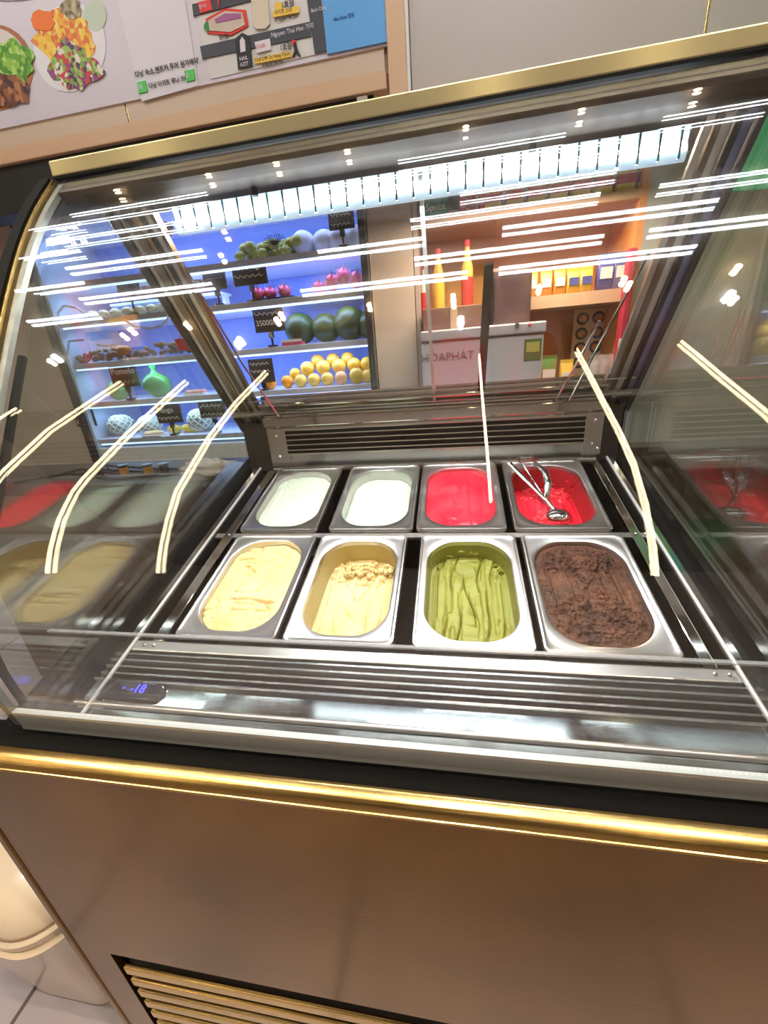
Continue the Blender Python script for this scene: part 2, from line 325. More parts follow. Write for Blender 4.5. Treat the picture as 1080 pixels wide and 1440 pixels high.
part('door_stay', G().tube([RP(1.015, .34, .03), RP(.985, .2, .03), RP(.955, .07, .03), RP(.953, .055, .03), RP(.962, .045, .03), RP(.985, .045, .03), RP(.995, .055, .03), RP(1.02, .2, .03), RP(1.045, .34, .03), RP(1.075, .5, .03)], .0035, 8), chrome, smooth=True)
part('stay_rod', G().tube([RP(.05, .03, .03), RP(.035, .05, .03), RP(-.0, .3, .03), RP(-.02, .6, .03)], .003, 8), chrome, smooth=True)
part('pivot_bracket', G().extrude_x([(.44, 1.72), (.40, 1.80), (.345, 1.80), (.36, 1.765)], -.11, -.10).ell((-.06, .41, 1.765), (.04, .012, .02), 12, 8), brownst)
# canopy
part('canopy', G().extrude_x([(.262, 1.836), (.264, 1.86), (.41, 1.86), (.41, 1.80), (.335, 1.812)], -.16, 1.20), mat('canopy_steel', (.07, .055, .045), .5, .4, c2=(.045, .035, .03), scale=3))
part('leak_strip', G().box(-.165, 1.60, .250, .2615, 1.830, 1.835), black)  # black strip added to hide LED light leaking below the top bar
part('top_bar', G().box(-.17, 1.21, .253, .290, 1.8355, 1.863), goldbar, bevel=.003)
part('top_bar', G().box(1.21, 1.60, .253, .290, 1.8355, 1.863), goldbar, bevel=.003)
led = part('led_strip_housing', G().box(.0, 1.09, .386, .41, 1.758, 1.79), satin)
sub('led_core', G().extrude_x([(.372, 1.757), (.370, 1.764), (.373, 1.772), (.380, 1.772), (.380, 1.757)], .012, 1.075), ledm, led)
sub('led_cover', G().extrude_x([(.3795, 1.742), (.374, 1.756), (.380, 1.773), (.374, 1.794), (.386, 1.794), (.386, 1.742)], .006, 1.08), mat('led_cover', (.7, .8, .85), .3, emit=(.6, .82, 1), es=.4), led)
for k in range(30):
    x = .03 + .0355 * k; sub('led_rib', G().box(x, x + .004, .362, .369, 1.742, 1.79), mat('frosted_rib', (.25, .42, .5), .2), led)
part('light_bracket', G().tube([(.215, .375, 1.83), (.215, .372, 1.79)], .007), blackg); part('light_bracket', G().tube([(.80, .375, 1.83), (.80, .372, 1.79)], .007), blackg)
# ------------------------------------------------------------------ gelato pans
def opening(k=1.0): return rr(.103 * k, .156 * k, .080 * k, 64)
def pan_mesh():
    P = rr; n = 64; rs = []
    def ring(hw, hd, r, h): rs.append([(x, y, h) for x, y in P(hw, hd, r, n)])
    ring(.122, .177, .014, -.012); ring(.1245, .1795, .014, -.010); ring(.125, .18, .015, -.002); ring(.1225, .1775, .015, .0025); ring(.119, .174, .015, .003)
    ring(.116, .171, .016, .0008); ring(.112, .166, .05, 0); ring(.106, .159, .080, 0); ring(.103, .156, .080, -.002); ring(.101, .154, .079, -.010)
    ring(.088, .141, .068, -.15); ring(.078, .130, .060, -.162)
    return G().rings(rs, cap0=False, cap1=True)
def gel_mesh(lev, fn, seed, nr=26, nt=96):
    """fn(x, y, rho) -> height above level; follows the tapering wall"""
    g = G(); rs = []
    for j in range(nr + 1):
        k = j / nr; q = []
        for x, y in rr(1, 1, .999, nt): pass
        t = (0.010 - lev) / .14; hw = .101 - .013 * t; hd = .154 - .013 * t; rad = .079 - .011 * t
        for x, y in rr(hw, hd, rad, nt):
            kk = max(k, .012); X, Y = x * kk, y * kk; h = lev + fn(X, Y, k)
            tt = max(0, (-.010 - h) / .14); X *= (.1005 - .013 * tt) / hw * (1 if k == 1 else 1) if k == 1 else 1
            q.append((X, Y, h))
        rs.append(q)
    return g.rings(rs, cap0=True, cap1=False)
def nz(x, y, f, s=0, d=4): return noise.fractal(Vector((x * f, y * f, s)), .9, 2.0, d)
def ridge(x, y, f, s): return (1 - abs(noise.noise(Vector((x * f, y * f, s))))) ** 4
def f_vanfull(x, y, k): return .009 * (1 - k ** 3) + .004 * nz(x, y, 16, 1) + .0012 * nz(x, y, 90, 7) - .010 * ridge(x * .5 + y * .25, y * 1.3, 26, 3) ** 3 * max(0, min(1, .4 + 2 * nz(x, y, 11, 5)))
def f_vanlow(x, y, k):
    wall = -.02 * max(0, y - .075) * 0; e = .028 * max(0, (y - .085) / .07) ** 2 * -1
    return -.006 + .004 * nz(x, y, 14, 2) + .0015 * nz(x, y, 100, 2) + (.010 * max(0, nz(x, y, 80, 9)) if y > .05 else 0) - .008 * ridge(x * 1.6, y * .6, 16, 4) ** 3 - .045 * max(0, -x - .055 - y * .12) * 4 * .3
def f_pist(x, y, k):
    r = abs(math.sin((x + .012 * math.sin(y * 26)) * 95)); return -.011 * (1 - r) ** 6 * (abs(x) < .085) + .003 * nz(x, y, 22, 6) + .001 * nz(x, y, 120, 6) - .006 * ridge(x * 2.4, y * .6, 20, 8) ** 3
def f_choc(x, y, k):
    e = min(1, (1 - k) * 7); return e * (.008 + .008 * nz(x, y, 26, 3, 6) + .006 * nz(x, y, 95, 1, 5) + .010 * math.exp(-((y + .01) / .05) ** 2) - .008 * math.exp(-((y - .055) / .02) ** 2)) + .0008 * nz(x, y, 60, 5)
def f_smooth(x, y, k): return .012 * (1 - k ** 2) + .003 * nz(x, y, 12, 2) - .005 * ridge(x * 1.2, y * .7, 20, 2) ** 3
def f_smooth2(x, y, k): return .004 * (1 - k ** 2) + .004 * nz(x, y, 10, 12) - .002 * ridge(x * .6, y, 20, 4)
def f_red(x, y, k): return .014 * (1 - k ** 3) + .003 * nz(x, y, 8, 22) - .004 * ridge(x * 2.0, y * .5, 15, 7)
def f_redlow(x, y, k):
    b = .030 * math.exp(-((x + .03) / .065) ** 2 - ((y - .0) / .10) ** 2); return b + .006 * nz(x, y, 20, 2, 6) + .006 * nz(x, y, 60, 12, 4) - .022 * math.exp(-((x + .045) / .03) ** 2 - ((y + .08) / .035) ** 2)
def gm(name, c, c2, rough=.5, bump=.35, bs=90, scale=12): return mat(name, c, rough, 0, c2=c2, scale=scale, bump=bump, bscale=bs, sss=.15)
g_van = gm('vanilla_gelato', (.80, .60, .25), (.86, .72, .38), .5, .9, 70); g_van2 = gm('cream_custard_gelato', (.78, .60, .27), (.86, .73, .40), .55, 1.0, 90)
g_pis = gm('pistachio_gelato', (.26, .27, .035), (.34, .35, .065), .55, .6, 70); g_cho = gm('chocolate_gelato', (.055, .018, .007), (.16, .058, .024), .48, 1.8, 150, 26)
g_wht = gm('white_gelato', (.60, .68, .56), (.68, .74, .62), .4, .15); g_wh2 = gm('pale_mint_gelato', (.60, .71, .57), (.67, .76, .64), .4, .15)
g_red = gm('red_sorbet', (.82, .012, .04), (.92, .05, .08), .16, .3); g_re2 = gm('coarse_red_sorbet', (.70, .004, .02), (.85, .03, .06), .3, .8)
g_redfilm = mat('red_smear', (.45, .03, .04), .4, .2); g_grnfilm = mat('green_smear', (.26, .26, .05), .45, .3, c2=(.36, .34, .12), scale=9); g_yelfilm = mat('yellow_smear', (.52, .42, .17), .4, .35, c2=(.46, .40, .22), scale=5)
X0 = {'A': 0, 'B': .263, 'C': .549, 'D': .810, 'E': -.008, 'F': .2745, 'G': .532, 'H': .799}
spec = [
 ('A', 'full of yellow vanilla gelato, leftmost of the front row', 'smooth pale yellow vanilla gelato filling the leftmost front pan', g_van, -.014, f_vanfull, None),
 ('B', 'half-emptied, holding yellow custard gelato, second from the left in the front row', 'scooped-down yellow custard gelato with crumbs at its back edge', g_van2, -.062, f_vanlow, g_yelfilm),
 ('C', 'holding olive green pistachio gelato, third from the left in the front row', 'olive green pistachio gelato with long spatula ridges', g_pis, -.052, f_pist, g_grnfilm),
 ('D', 'full of dark chocolate gelato, rightmost of the front row', 'dark brown rough-surfaced chocolate gelato filled to the rim', g_cho, -.012, f_choc, None),
 ('E', 'full of smooth white gelato, leftmost of the back row', 'smooth white gelato filling the leftmost back pan', g_wht, -.018, f_smooth, None),
 ('F', 'of pale white gelato, second from the left in the back row', 'glossy white gelato lower than the rim, beside the full red sorbet', g_wh2, -.036, f_smooth2, None),
 ('G', 'heaped with smooth red sorbet, third from the left in the back row', 'smooth bright red sorbet filling its pan', g_red, -.010, f_red, None),
 ('H', 'holding red sorbet and the scoop, rightmost of the back row', 'coarse scooped red sorbet lying low under the metal scoop', g_re2, -.085, f_redlow, g_redfilm)]
pm = None
for key, pl, gl, gmt, lev, fn, film in spec:
    row = 0 if key in 'ABCD' else 1; s0 = (.18 if row == 0 else .561); c = SL(X0[key] + .125, s0, 0)
    p = local('gelato_pan', 'steel gelato pan ' + pl, 'pan', c, 'steel gelato pans in the display case', rot=(AL, 0, 0))
    if pm is None: o = obj('pan_body', pan_mesh(), panst, p, smooth=True); pm = o.data
    else: o = bpy.data.objects.new('pan_body', pm); COL.objects.link(o); o.parent = p
    if film:
        rs = []
        for hw, hd, r, h in ((.1002, .1532, .079, -.014), (.0878, .1408, .068, -.148)): rs.append([(x, y, h) for x, y in rr(hw, hd, r, 64)])
        obj('smeared_wall', G().rings(rs, False, False), film, p, smooth=True)
    q = local('gelato', gl, 'gelato', c, 'gelato in the pans', rot=(AL, 0, 0))
    hi = key in 'ADBH'; obj('gelato_mass', gel_mesh(lev, fn, 0, 80 if hi else 56, 240 if hi else 180), gmt, q, smooth=True)
    if key == 'B':
        g = G()
        for i in range(70):
            a = random.uniform(-.05, .085); b = random.uniform(.075, .125) - .25 * a * a; g.ell((a, b, lev + .0 + random.uniform(0, .006)), random.uniform(.002, .0085), 7, 5, .5, i)
        o = obj('crumbs', g, g_van2, q, smooth=True); o['kind'] = 'stuff'
    if key in 'CH':
        g = G()
        for i in range(14 if key == 'H' else 9):
            a = random.uniform(.3, 2.9) ; k = .965
            xx, yy = .096 * math.cos(a), .149 * math.sin(a)
            if yy < .02: continue
            g.ell((xx * .93, yy * .93, random.uniform(lev + .01, -.02)), (random.uniform(.003, .009), .002, random.uniform(.002, .008)), 7, 5, .5, i)
        o = obj('smears', g, gmt, q, smooth=True); o['kind'] = 'stuff'
# scoop in the rightmost back pan
def B(u, v, off): return SL(*onbed(u, v, off))
sp = thing('ice_cream_scoop', 'stainless squeeze-handle ice cream scoop standing in the rightmost back pan', 'scoop', B(785, 728, -.09))
bw = Vector(B(784, 727, -.072)); j = Vector(B(767, 703, -.045)); e1 = Vector(B(717, 652, .012)); e2 = Vector(B(751, 651, .015))
g = G(); g.ell(bw, (.040, .036, .026), 24, 14); obj('scoop_bowl', g, chrome, sp, smooth=True)
obj('shaft', G().tube([bw + Vector((-.004, .008, .012)), bw * .5 + j * .5 + Vector((0, 0, .002)), j], [.010, .0085, .008], 12), chrome, sp, smooth=True)
obj('handle', G().tube([j, j * .66 + e1 * .34, j * .33 + e1 * .67, e1], [.007, .008, .010, .010], 10, flat=.6), chrome, sp, smooth=True)
m1 = Vector(B(771, 680, -.012)); m2 = Vector(B(766, 663, .006))
obj('handle', G().tube([j, Vector(B(768, 697, -.035)), m1, m2, e2], [.007, .010, .012, .012, .010], 10, flat=.6), chrome, sp, smooth=True)
obj('spring_arm', G().tube([j, j * .5 + Vector(B(733, 650, .01)) * .5, Vector(B(733, 650, .01))], .0028, 8), chrome, sp, smooth=True)
obj('spring_bracket', G().tube([Vector(B(726, 640, .012)), Vector(B(748, 641, .014)), Vector(B(753, 648, .014)), Vector(B(731, 650, .012)), Vector(B(726, 640, .012))], .003, 8), chrome, sp, smooth=True)
# ------------------------------------------------------------------ header with printed panels
HY = 1.3
def HQ(g, px, dy=0, th=.004):                    # a printed piece on the header plane, corners as (u, v)
    P = [at(u, v, HY) for u, v in px]; n = len(P)
    return g.add([(p.x, HY - dy - th, p.z) for p in P] + [(p.x, HY - dy, p.z) for p in P], [tuple(range(n)), tuple(reversed(range(n, 2 * n)))] + [(i, i + n, (i + 1) % n + n, (i + 1) % n) for i in range(n)])
hd = thing('overhead_cabinet', 'beige overhead cabinet run above the display case, left of the pale panels', 'cabinet', (-.6, 1.5, 2.3))
obj('cabinet_box', G().box(-3.4, .505, 1.304, 2.72, 2.40, 3.44), beige, hd)
obj('bottom_trim', G().box(-3.4, .415, 1.27, 1.32, 2.342, 2.396), beige2, hd, bevel=.004)
obj('shade_strip', G().box(-3.4, .36, 1.29, 1.4, 2.17, 2.342), mat('shade_black', (.012, .01, .009), .6), hd)  # solid black strip painted as the shade below the header
obj('hanging_bracket', G().box(.30, .34, 1.27, 1.29, 2.285, 2.335), greige, hd)
s0 = at(182, 162, HY).x
obj('lower_board', G().box(-3.4, s0 - .004, 1.288, 1.304, 2.396, 2.58), beige, hd); obj('lower_board', G().box(s0 + .004, .41, 1.288, 1.304, 2.396, 2.58), beige, hd)
obj('seam_strip', G().box(s0 - .004, s0 + .004, 1.292, 1.304, 2.396, 2.58), gold, hd)
obj('end_trim', G().box(.425, .492, 1.262, 1.32, 2.28, 3.44), beige2, hd, bevel=.003)
obj('end_edge', G().box(.492, .502, 1.275, 1.32, 2.28, 3.44), whitep, hd)
px = thing('pale_cabinet_front', 'plain greige cabinet doors above the display case, right of the poster', 'cabinet', (1.5, 1.5, 2.2))
sx = at(990, 45, HY).x
obj('cabinet_box', G().box(.505, 3.6, 1.31, 2.72, 2.26, 3.44), greige, px)
obj('door', G().box(.505, sx - .004, 1.292, 1.31, 2.25, 3.44), greige, px, bevel=.002); obj('door', G().box(sx + .004, 3.6, 1.292, 1.31, 2.25, 3.44), greige, px, bevel=.002)
obj('seam_strip', G().box(sx - .004, sx + .004, 1.30, 1.31, 2.25, 3.44), gold, px)
def flat(name, c): return mat('print_' + name, c, .55)
pw = flat('white', (.74, .68, .76)); pk = flat('black', (.02, .02, .02)); pg = flat('road', (.06, .06, .08)); pr = flat('red', (.75, .04, .04)); pgn = flat('green', (.08, .55, .10)); pyl = flat('yellow', (.85, .55, .08)); pbl = flat('blue', (.12, .38, .80))
poster = thing('food_poster', 'printed poster with salad plates at left and a street map at right', 'poster', (-.4, 1.28, 2.46))
pz0 = at(0, 186, HY).z
obj('poster_sheet', G().box(-2.2, .425, HY - .020, HY - .012, pz0, 3.40), mat('poster_sheet', (.70, .62, .70), .45, c2=(.60, .53, .60), scale=1.2), poster)
obj('white_sheet', HQ(G(), [(160, -40), (255, -60), (284, 125), (205, 147)], .021, .002), pw, poster)
def disc(cu, cv, ru, rv, dy, mm, name, n=28, th=.0015, rot=0, nzs=0):
    g = G(); P = []
    for i in range(n):
        a = 2 * math.pi * i / n; k = 1 + (nzs * noise.noise(Vector((math.cos(a) * 2, math.sin(a) * 2, cu))) if nzs else 0)
        x, y = ru * k * math.cos(a), rv * k * math.sin(a); P.append((cu + x * math.cos(rot) - y * math.sin(rot), cv + x * math.sin(rot) + y * math.cos(rot)))
    return obj(name, HQ(g, P, dy, th), mm, poster)
disc(105, 72, 50, 62, .021, flat('plate', (.80, .76, .80)), 'printed_plate', rot=.1)
def food(name, cols, sc_=70):
    M = mat(name, cols[0], .5); N = M.node_tree.nodes; L = M.node_tree.links; v = N.new('ShaderNodeTexVoronoi'); v.inputs['Scale'].default_value = sc_
    tc = N.new('ShaderNodeTexCoord'); r = N.new('ShaderNodeValToRGB'); r.color_ramp.interpolation = 'CONSTANT'; sp_ = N.new('ShaderNodeSeparateColor')
    while len(r.color_ramp.elements) < len(cols): r.color_ramp.elements.new(.5)
    for i, c in enumerate(cols): r.color_ramp.elements[i].position = i / len(cols); r.color_ramp.elements[i].color = (*c, 1)
    L.new(tc.outputs['Object'], v.inputs['Vector']); L.new(v.outputs['Color'], sp_.inputs[0]); L.new(sp_.outputs[0], r.inputs[0]); L.new(r.outputs[0], N['Principled BSDF'].inputs['Base Color']); return M
foodm = food('print_salad', [(.85, .42, .02), (.90, .55, .05), (.82, .25, .03), (.88, .62, .12), (.70, .16, .02)], 90)
disc(100, 62, 42, 42, .023, foodm, 'printed_food', rot=.2, nzs=.5)
disc(112, 98, 36, 30, .0250, food('print_slaw', [(.10, .02, .10), (.35, .50, .08), (.60, .04, .04), (.75, .70, .55), (.30, .05, .20), (.20, .35, .05)], 110), 'printed_food', nzs=.6)
disc(108, 20, 14, 14, .0250, mat('print_nut', (.65, .5, .3), .5, c2=(.12, .07, .03), scale=80), 'printed_food', nzs=.4); disc(68, 36, 16, 14, .0250, flat('salmon', (.85, .18, .02)), 'printed_food', nzs=.3)
disc(0, 100, 54, 60, .021, flat('bowl', (.42, .16, .07)), 'printed_bowl'); disc(-2, 100, 49, 55, .023, flat('bowl_inside', (.72, .62, .60)), 'printed_bowl')
disc(22, 95, 30, 34, .0250, food('print_leaf', [(.08, .25, .02), (.30, .52, .06), (.45, .65, .15), (.15, .36, .03)], 100), 'printed_food', nzs=.6); disc(15, 132, 34, 22, .0262, food('print_meat', [(.08, .025, .02), (.30, .10, .04), (.45, .18, .08), (.15, .05, .03)], 80), 'printed_food', nzs=.5)
disc(20, -18, 75, 26, .021, flat('grey_bowl', (.30, .26, .30)), 'printed_bowl'); disc(140, 28, 16, 22, .0215, flat('mint', (.55, .62, .50)), 'printed_leaf')
def HT(s, u, v, size, mm, dy=.026, u2=None):
    p = at(u, v, HY); return text('lettering', s, (p.x, HY - dy, p.z), size * .52, mm, poster)
HT('다낭 숙소,렌트카,투어 원가예약', 197, 114.5, .041, pk); HT('다낭 아지트 루나 카페', 216, 130, .037, pk)
obj('printed_badge', HQ(G(), [(199, 122), (211, 119), (214, 134), (202, 137)], .0235), pgn, poster); obj('printed_badge', HQ(G(), [(265, 106), (278, 103), (280, 118), (268, 121)], .0235), pgn, poster)
HT('N', 202, 132.5, .05, pw, .028); HT('⌕', 268, 117, .05, pw, .028)
obj('map_sheet', HQ(G(), [(268, -30), (452, -60), (465, 78), (302, 116)], .021, .002), flat('map', (.70, .65, .64)), poster)
for q in ([(276, 14), (360, -6), (362, 8), (278, 30)], [(287, 72), (440, 38), (441, 58), (290, 89)], [(428, -40), (449, -45), (462, 78), (446, 82)]): obj('printed_road', HQ(G(), q, .0235), pg, poster)
obj('printed_building', HQ(G(), [(295, 34), (322, 20), (350, 22), (354, 44), (330, 57), (297, 54)], .0240), pr, poster); obj('printed_building', HQ(G(), [(299, 37), (322, 24), (346, 26), (350, 43), (330, 53), (301, 51)], .0262), flat('plaza', (.62, .50, .42)), poster)
obj('printed_roof', HQ(G(), [(308, 36), (322, 28), (344, 28), (345, 34), (310, 41)], .0280), flat('roof', (.40, .12, .30)), poster)
for u, v in ((299, 45), (341, 34)): disc(u, v, 6, 7, .0285, flat('tree', (.05, .25, .06)), 'printed_tree')
obj('printed_arrow', HQ(G(), [(309, -20), (314, -20), (317, 6), (322, 5), (316, -4), (313, 22), (311, -2), (304, 8)], .0265), pr, poster)
obj('printed_case', HQ(G(), [(356, -20), (378, -24), (384, 42), (378, 48), (366, 49), (361, 44)], .0262), flat('case', (.72, .60, .48)), poster)
obj('printed_tower', HQ(G(), [(336, 62), (346, 54), (356, 59), (360, 100), (340, 104)], .0262), pk, poster)
obj('printed_tower', HQ(G(), [(344, 82), (343, 66), (346, 60), (350, 65), (351, 80)], .0285), pw, poster)
HT('NAIL', 342.5, 93, .030, pw, .030); HT('AZIT', 343.5, 101, .030, pw, .030)
obj('printed_label', HQ(G(), [(362, 90), (413, 79), (414, 87), (364, 97)], .0262), pyl, poster); HT('다낭오빠 Da Nang Oppa', 364, 94.5, .026, pk, .030); HT('10 Nguyen Thai Hoc', 372, 100.5, .020, pk, .028)
HT('Nguyen Thai Hoc 거리', 386, 60, .034, pw, .028); HT('1호점', 398, 78, .038, pk, .028); HT('1호점', 400, 20, .040, pk, .028)
obj('printed_label', HQ(G(), [(387, 25), (424, 17), (425, 26), (389, 33)], .0262), pyl, poster); HT('아지트 스파', 391, 30, .026, pk, .030); HT('10 Nguyen Thai Hoc', 390, 38.5, .020, pk, .028)
disc(396, 17, 6, 6, .0262, pyl, 'printed_badge'); HT('Bach Dang', 441, 26, .026, pw, .028).rotation_euler = (0, 0, 0)
obj('printed_label', HQ(G(), [(285, 12), (302, 8), (305, 22), (288, 27)], .0262), pr, poster); HT('한시장', 287, 21, .022, pw, .030); HT('한시장', 314, 63, .026, pk, .028)
obj('printed_label', HQ(G(), [(363, 67), (384, 62), (386, 77), (366, 82)], .0262), pw, poster); HT('아지트', 365, 77, .026, pr, .030)
disc(417, 67, 3.5, 4, .0262, pr, 'printed_pin'); obj('printed_walker', HQ(G(), [(417, 72), (421, 71), (423, 79), (427, 86), (424, 86), (420, 80), (418, 87), (415, 87), (418, 79)], .0262), pk, poster); disc(419, 69, 2, 2, .0285, pk, 'printed_walker')
obj('blue_panel', HQ(G(), [(450, -60), (541, -76), (546, 66), (463, 83)], .0240), pbl, poster)
HT('Han River 한강', 472, 38, .024, flat('navy', (.03, .12, .45)), .030)
# ------------------------------------------------------------------ refrigerated fruit shelves
FY = 2.0
fr = thing('refrigerated_fruit_shelf', 'tall white open refrigerated shelf unit with blue lighting and fruit', 'display case', (-.95, 2.3, -.35))
FX0, FX1 = -2.02, .135
obj('back_panel', G().box(FX0, FX1, 2.52, 2.56, -.3, 2.35), cabin, fr)
obj('side_panel', G().box(FX0 - .05, FX0, 1.98, 2.56, -.35, 2.38), mat('pale_side', (.55, .66, .75), .5), fr); obj('side_panel', G().box(FX1, FX1 + .03, 1.98, 2.56, -.35, 2.38), whitep, fr)
obj('edge_post', G().box(FX0 - .065, FX0 - .02, 1.95, 1.98, -.35, 2.38), blackg, fr); obj('edge_post', G().box(FX1 - .005, FX1 + .035, 1.95, 1.98, -.35, 2.38), blackg, fr)
obj('top_panel', G().box(FX0, FX1, 1.98, 2.56, 2.33, 2.38), shelfw, fr)
SH = [2.03, 1.805, 1.535, 1.27, 1.0]      # shelf tops
for k, z in enumerate(SH):
    s = obj('shelf', G().box(FX0, FX1, FY, 2.5, z - .035, z), shelfw, fr, bevel=.003)
    sub('shelf_light', G().box(FX0 + .02, FX1 - .01, FY - .004, FY + .012, z - .046, z - .037), shelfled, s)
    sub('price_rail', G().box(FX0, FX1, FY - .006, FY, z - .034, z - .002), mat('rail_plastic', (.50, .56, .68), .3), s)
obj('base_panel', G().box(FX0, FX1, 1.98, 2.5, -.35, .93), whitep, fr)
for z in (2.32, 1.99, 1.765, 1.495, 1.23):
    lamp('shelf_strip', 'AREA', (-.95, 2.06, z - .01), 2.4, (.42, .58, 1), 2.0, .05, rot=(.35, 0, 0))
netm = mat('foam_net', (.80, .84, .86), .6)
chalk = mat('chalk', (.95, .95, .92), .7); board = mat('chalkboard', (.03, .03, .035), .5)
def sign(x, z, y, w_, h_, txt, label, cols=chalk, tz=.09, sz=.042):
    t = thing('chalkboard_sign', label, 'sign', (x, y, z), 'chalkboard price signs on the fruit shelves')
    b = obj('board', G().box(x - w_ / 2, x + w_ / 2, y - .004, y + .004, z + tz, z + tz + h_), board, t)
    for i, l in enumerate(txt):
        zz = z + tz + h_ - sz * 1.05 - i * sz * 1.15
        if l != '~': text('chalk_writing', l, (x - w_ / 2 + .01, y - .006, zz), sz, cols, b); continue
        g = G(); n = 26; g.tube([(x - w_ / 2 + .012 + (w_ - .03) * q / n, y - .0055, zz + sz * (.3 + .28 * math.sin(q * 1.9 + x * 9) * math.cos(q * .7))) for q in range(n)], .0016, 4, caps=False); sub('chalk_marks', g, cols, b)
    obj('stem', G().tube([(x, y, z + .01), (x, y, z + tz)], .007, 6), blackg, t); obj('foot', G().box(x - .025, x + .025, y - .02, y + .02, z, z + .012), blackg, t); obj('clip', G().box(x - .014, x + .014, y - .01, y + .01, z + tz - .035, z + tz), blackg, t)
    return t
def Xat(u, v, Y=FY): return at(u, v, Y).x
sign(Xat(350, 385), SH[1], 2.01, .22, .13, ['Red Dragon', '~'], 'chalkboard sign reading Red Dragon in cream letters beside pink fruit', mat('cream_chalk', (.98, .95, .62), .7), sz=.043)
sign(Xat(378, 460), SH[2], 2.02, .20, .14, ['~', '35000/kg'], 'chalkboard sign reading 35000/kg in front of the watermelons', sz=.046)
sign(Xat(365, 515), SH[3], 2.02, .17, .15, ['~', '~'], 'chalkboard sign at the left end of the orange pile', sz=.04, tz=.05)
sign(Xat(478, 300), SH[0], 2.02, .15, .10, ['~', '~'], 'chalkboard sign standing in front of the foam-wrapped white melons', sz=.04)
sign(Xat(300, 400), SH[1], 2.03, .15, .12, ['~', '~'], 'chalkboard sign left of the Red Dragon sign on the same shelf', mat('grey_chalk', (.3, .3, .3), .7), sz=.03)
sign(Xat(178, 540), SH[3], 2.0, .21, .15, ['Pomelo', '~'], 'chalkboard sign reading Pomelo between two green bags', sz=.062, tz=.09)
sign(Xat(122, 605), SH[4], 2.02, .17, .13, ['Melon', '60.000'], 'chalkboard sign reading Melon 60.000 at the left end of the bottom shelf', sz=.050, tz=.10)
sign(Xat(240, 600), SH[4], 2.02, .20, .13, ['Mango', '~'], 'chalkboard sign reading Mango in front of the yellow mangoes', sz=.050, tz=.09)
sign(Xat(302, 600), SH[4], 2.02, .20, .12, ['~', '~'], 'chalkboard sign beside the netted melon at the right of the bottom shelf', sz=.050, tz=.11)
sign(Xat(165, 365), SH[1] , 2.03, .16, .10, ['~'], 'chalkboard sign above the brown fruit at the upper left shelf', mat('grey_chalk', (.3, .3, .3), .7), sz=.034, tz=.13)
def fruit(name, label, cat, x, z, y, r, mm, group=None, seed=0, amp=.05, dim=0, nu=14, nv=9, extra=None):
    r = (r, r, r) if not isinstance(r, tuple) else r
    t = local(name, label, cat, (x, y, z), group)
    b = obj('flesh', G().ell((0, 0, r[2]), r, nu, nv, amp, seed, dimple=dim), mm, t, smooth=True)
    if extra: extra(t, r, b)
    return t
def calyx(t, r, b): obj('stem_end', G().ell((0, 0, 2 * r[2] * .955), (.009, .009, .004), 6, 4), mat('stem_green', (.12, .16, .04), .7), t)
orange = mat('orange_peel', (.92, .36, .02), .4, c2=(.95, .45, .03), scale=10, bump=.3, bscale=120); orangey = mat('yellow_orange_peel', (.95, .58, .05), .4, c2=(.92, .50, .05), scale=6, bump=.3, bscale=120)
peach = mat('pinkish_peel', (.85, .45, .20), .45, c2=(.9, .55, .3), scale=6); yel = mat('yellow_peel', (.88, .66, .12), .42, c2=(.85, .58, .1), scale=6, bump=.2, bscale=100)
row1 = [(376, 545, orange), (400, 541, orange), (419, 538, yel), (438, 537, yel), (457, 536, yel), (477, 537, peach), (499, 533, yel), (515, 531, yel)]
for i, (u, v, mm) in enumerate(row1):
    fruit('orange', ORD[i].capitalize() + ' citrus fruit from the left in the front row of the orange pile', 'fruit', Xat(u, v), SH[3], 2.06, .043 if i != 6 else .05, mm, 'citrus fruit on the shelf', i, .03, .06, extra=calyx)
for i, (u, v) in enumerate([(405, 515), (424, 515), (447, 514), (470, 512), (492, 508), (512, 512)]):
    fruit('orange', ORD[i].capitalize() + ' yellow-orange citrus from the left in the upper row of the pile', 'fruit', Xat(u, v), SH[3] + (.066 if i else .05), 2.11, .048 if i else .038, orangey, 'citrus fruit on the shelf', i + 20, .03, .06, extra=calyx)
for i, u in enumerate((435, 458, 480)):
    fruit('orange', ['Left', 'Middle', 'Right'][i] + 'most dark orange citrus at the very top back of the pile', 'fruit', Xat(u, 505), SH[3] + .108, 2.17, .046, mat('dark_orange_peel', (.70, .33, .03), .4), 'citrus fruit on the shelf', i + 40, .03, .06, extra=calyx)
wm = mat('watermelon_rind', (.03, .05, .008), .45, c2=(.06, .10, .015), scale=3, stretch=(1, 1, 5))
for i, (u, r_) in enumerate(((412, .105), (450, .095), (486, .11), (516, .09))):
    fruit('watermelon', ORD[i].capitalize() + ' dark green watermelon from the left on the middle shelf', 'watermelon', Xat(u, 475), SH[2], 2.16, (r_, .1, r_ * .95), wm, 'watermelons on the shelf', i, .02, .03, extra=calyx)
t = thing('fruit_tray', 'clear tray with a red label lying before the leftmost watermelon', 'tray', (Xat(410, 485), 2.04, SH[2])); x = Xat(410, 485)
obj('tray', G().box(x - .07, x + .07, 2.01, 2.07, SH[2], SH[2] + .02), mat('pink_wrap', (.55, .06, .12), .2), t, bevel=.004); obj('band', G().box(x - .068, x + .068, 2.008, 2.012, SH[2] + .02, SH[2] + .035), whitep, t)
dfm = mat('dragonfruit_skin', (.72, .03, .18), .45, c2=(.85, .12, .30), scale=8); dfs = mat('dragonfruit_scale', (.80, .10, .28), .5, c2=(.55, .45, .12), scale=14)
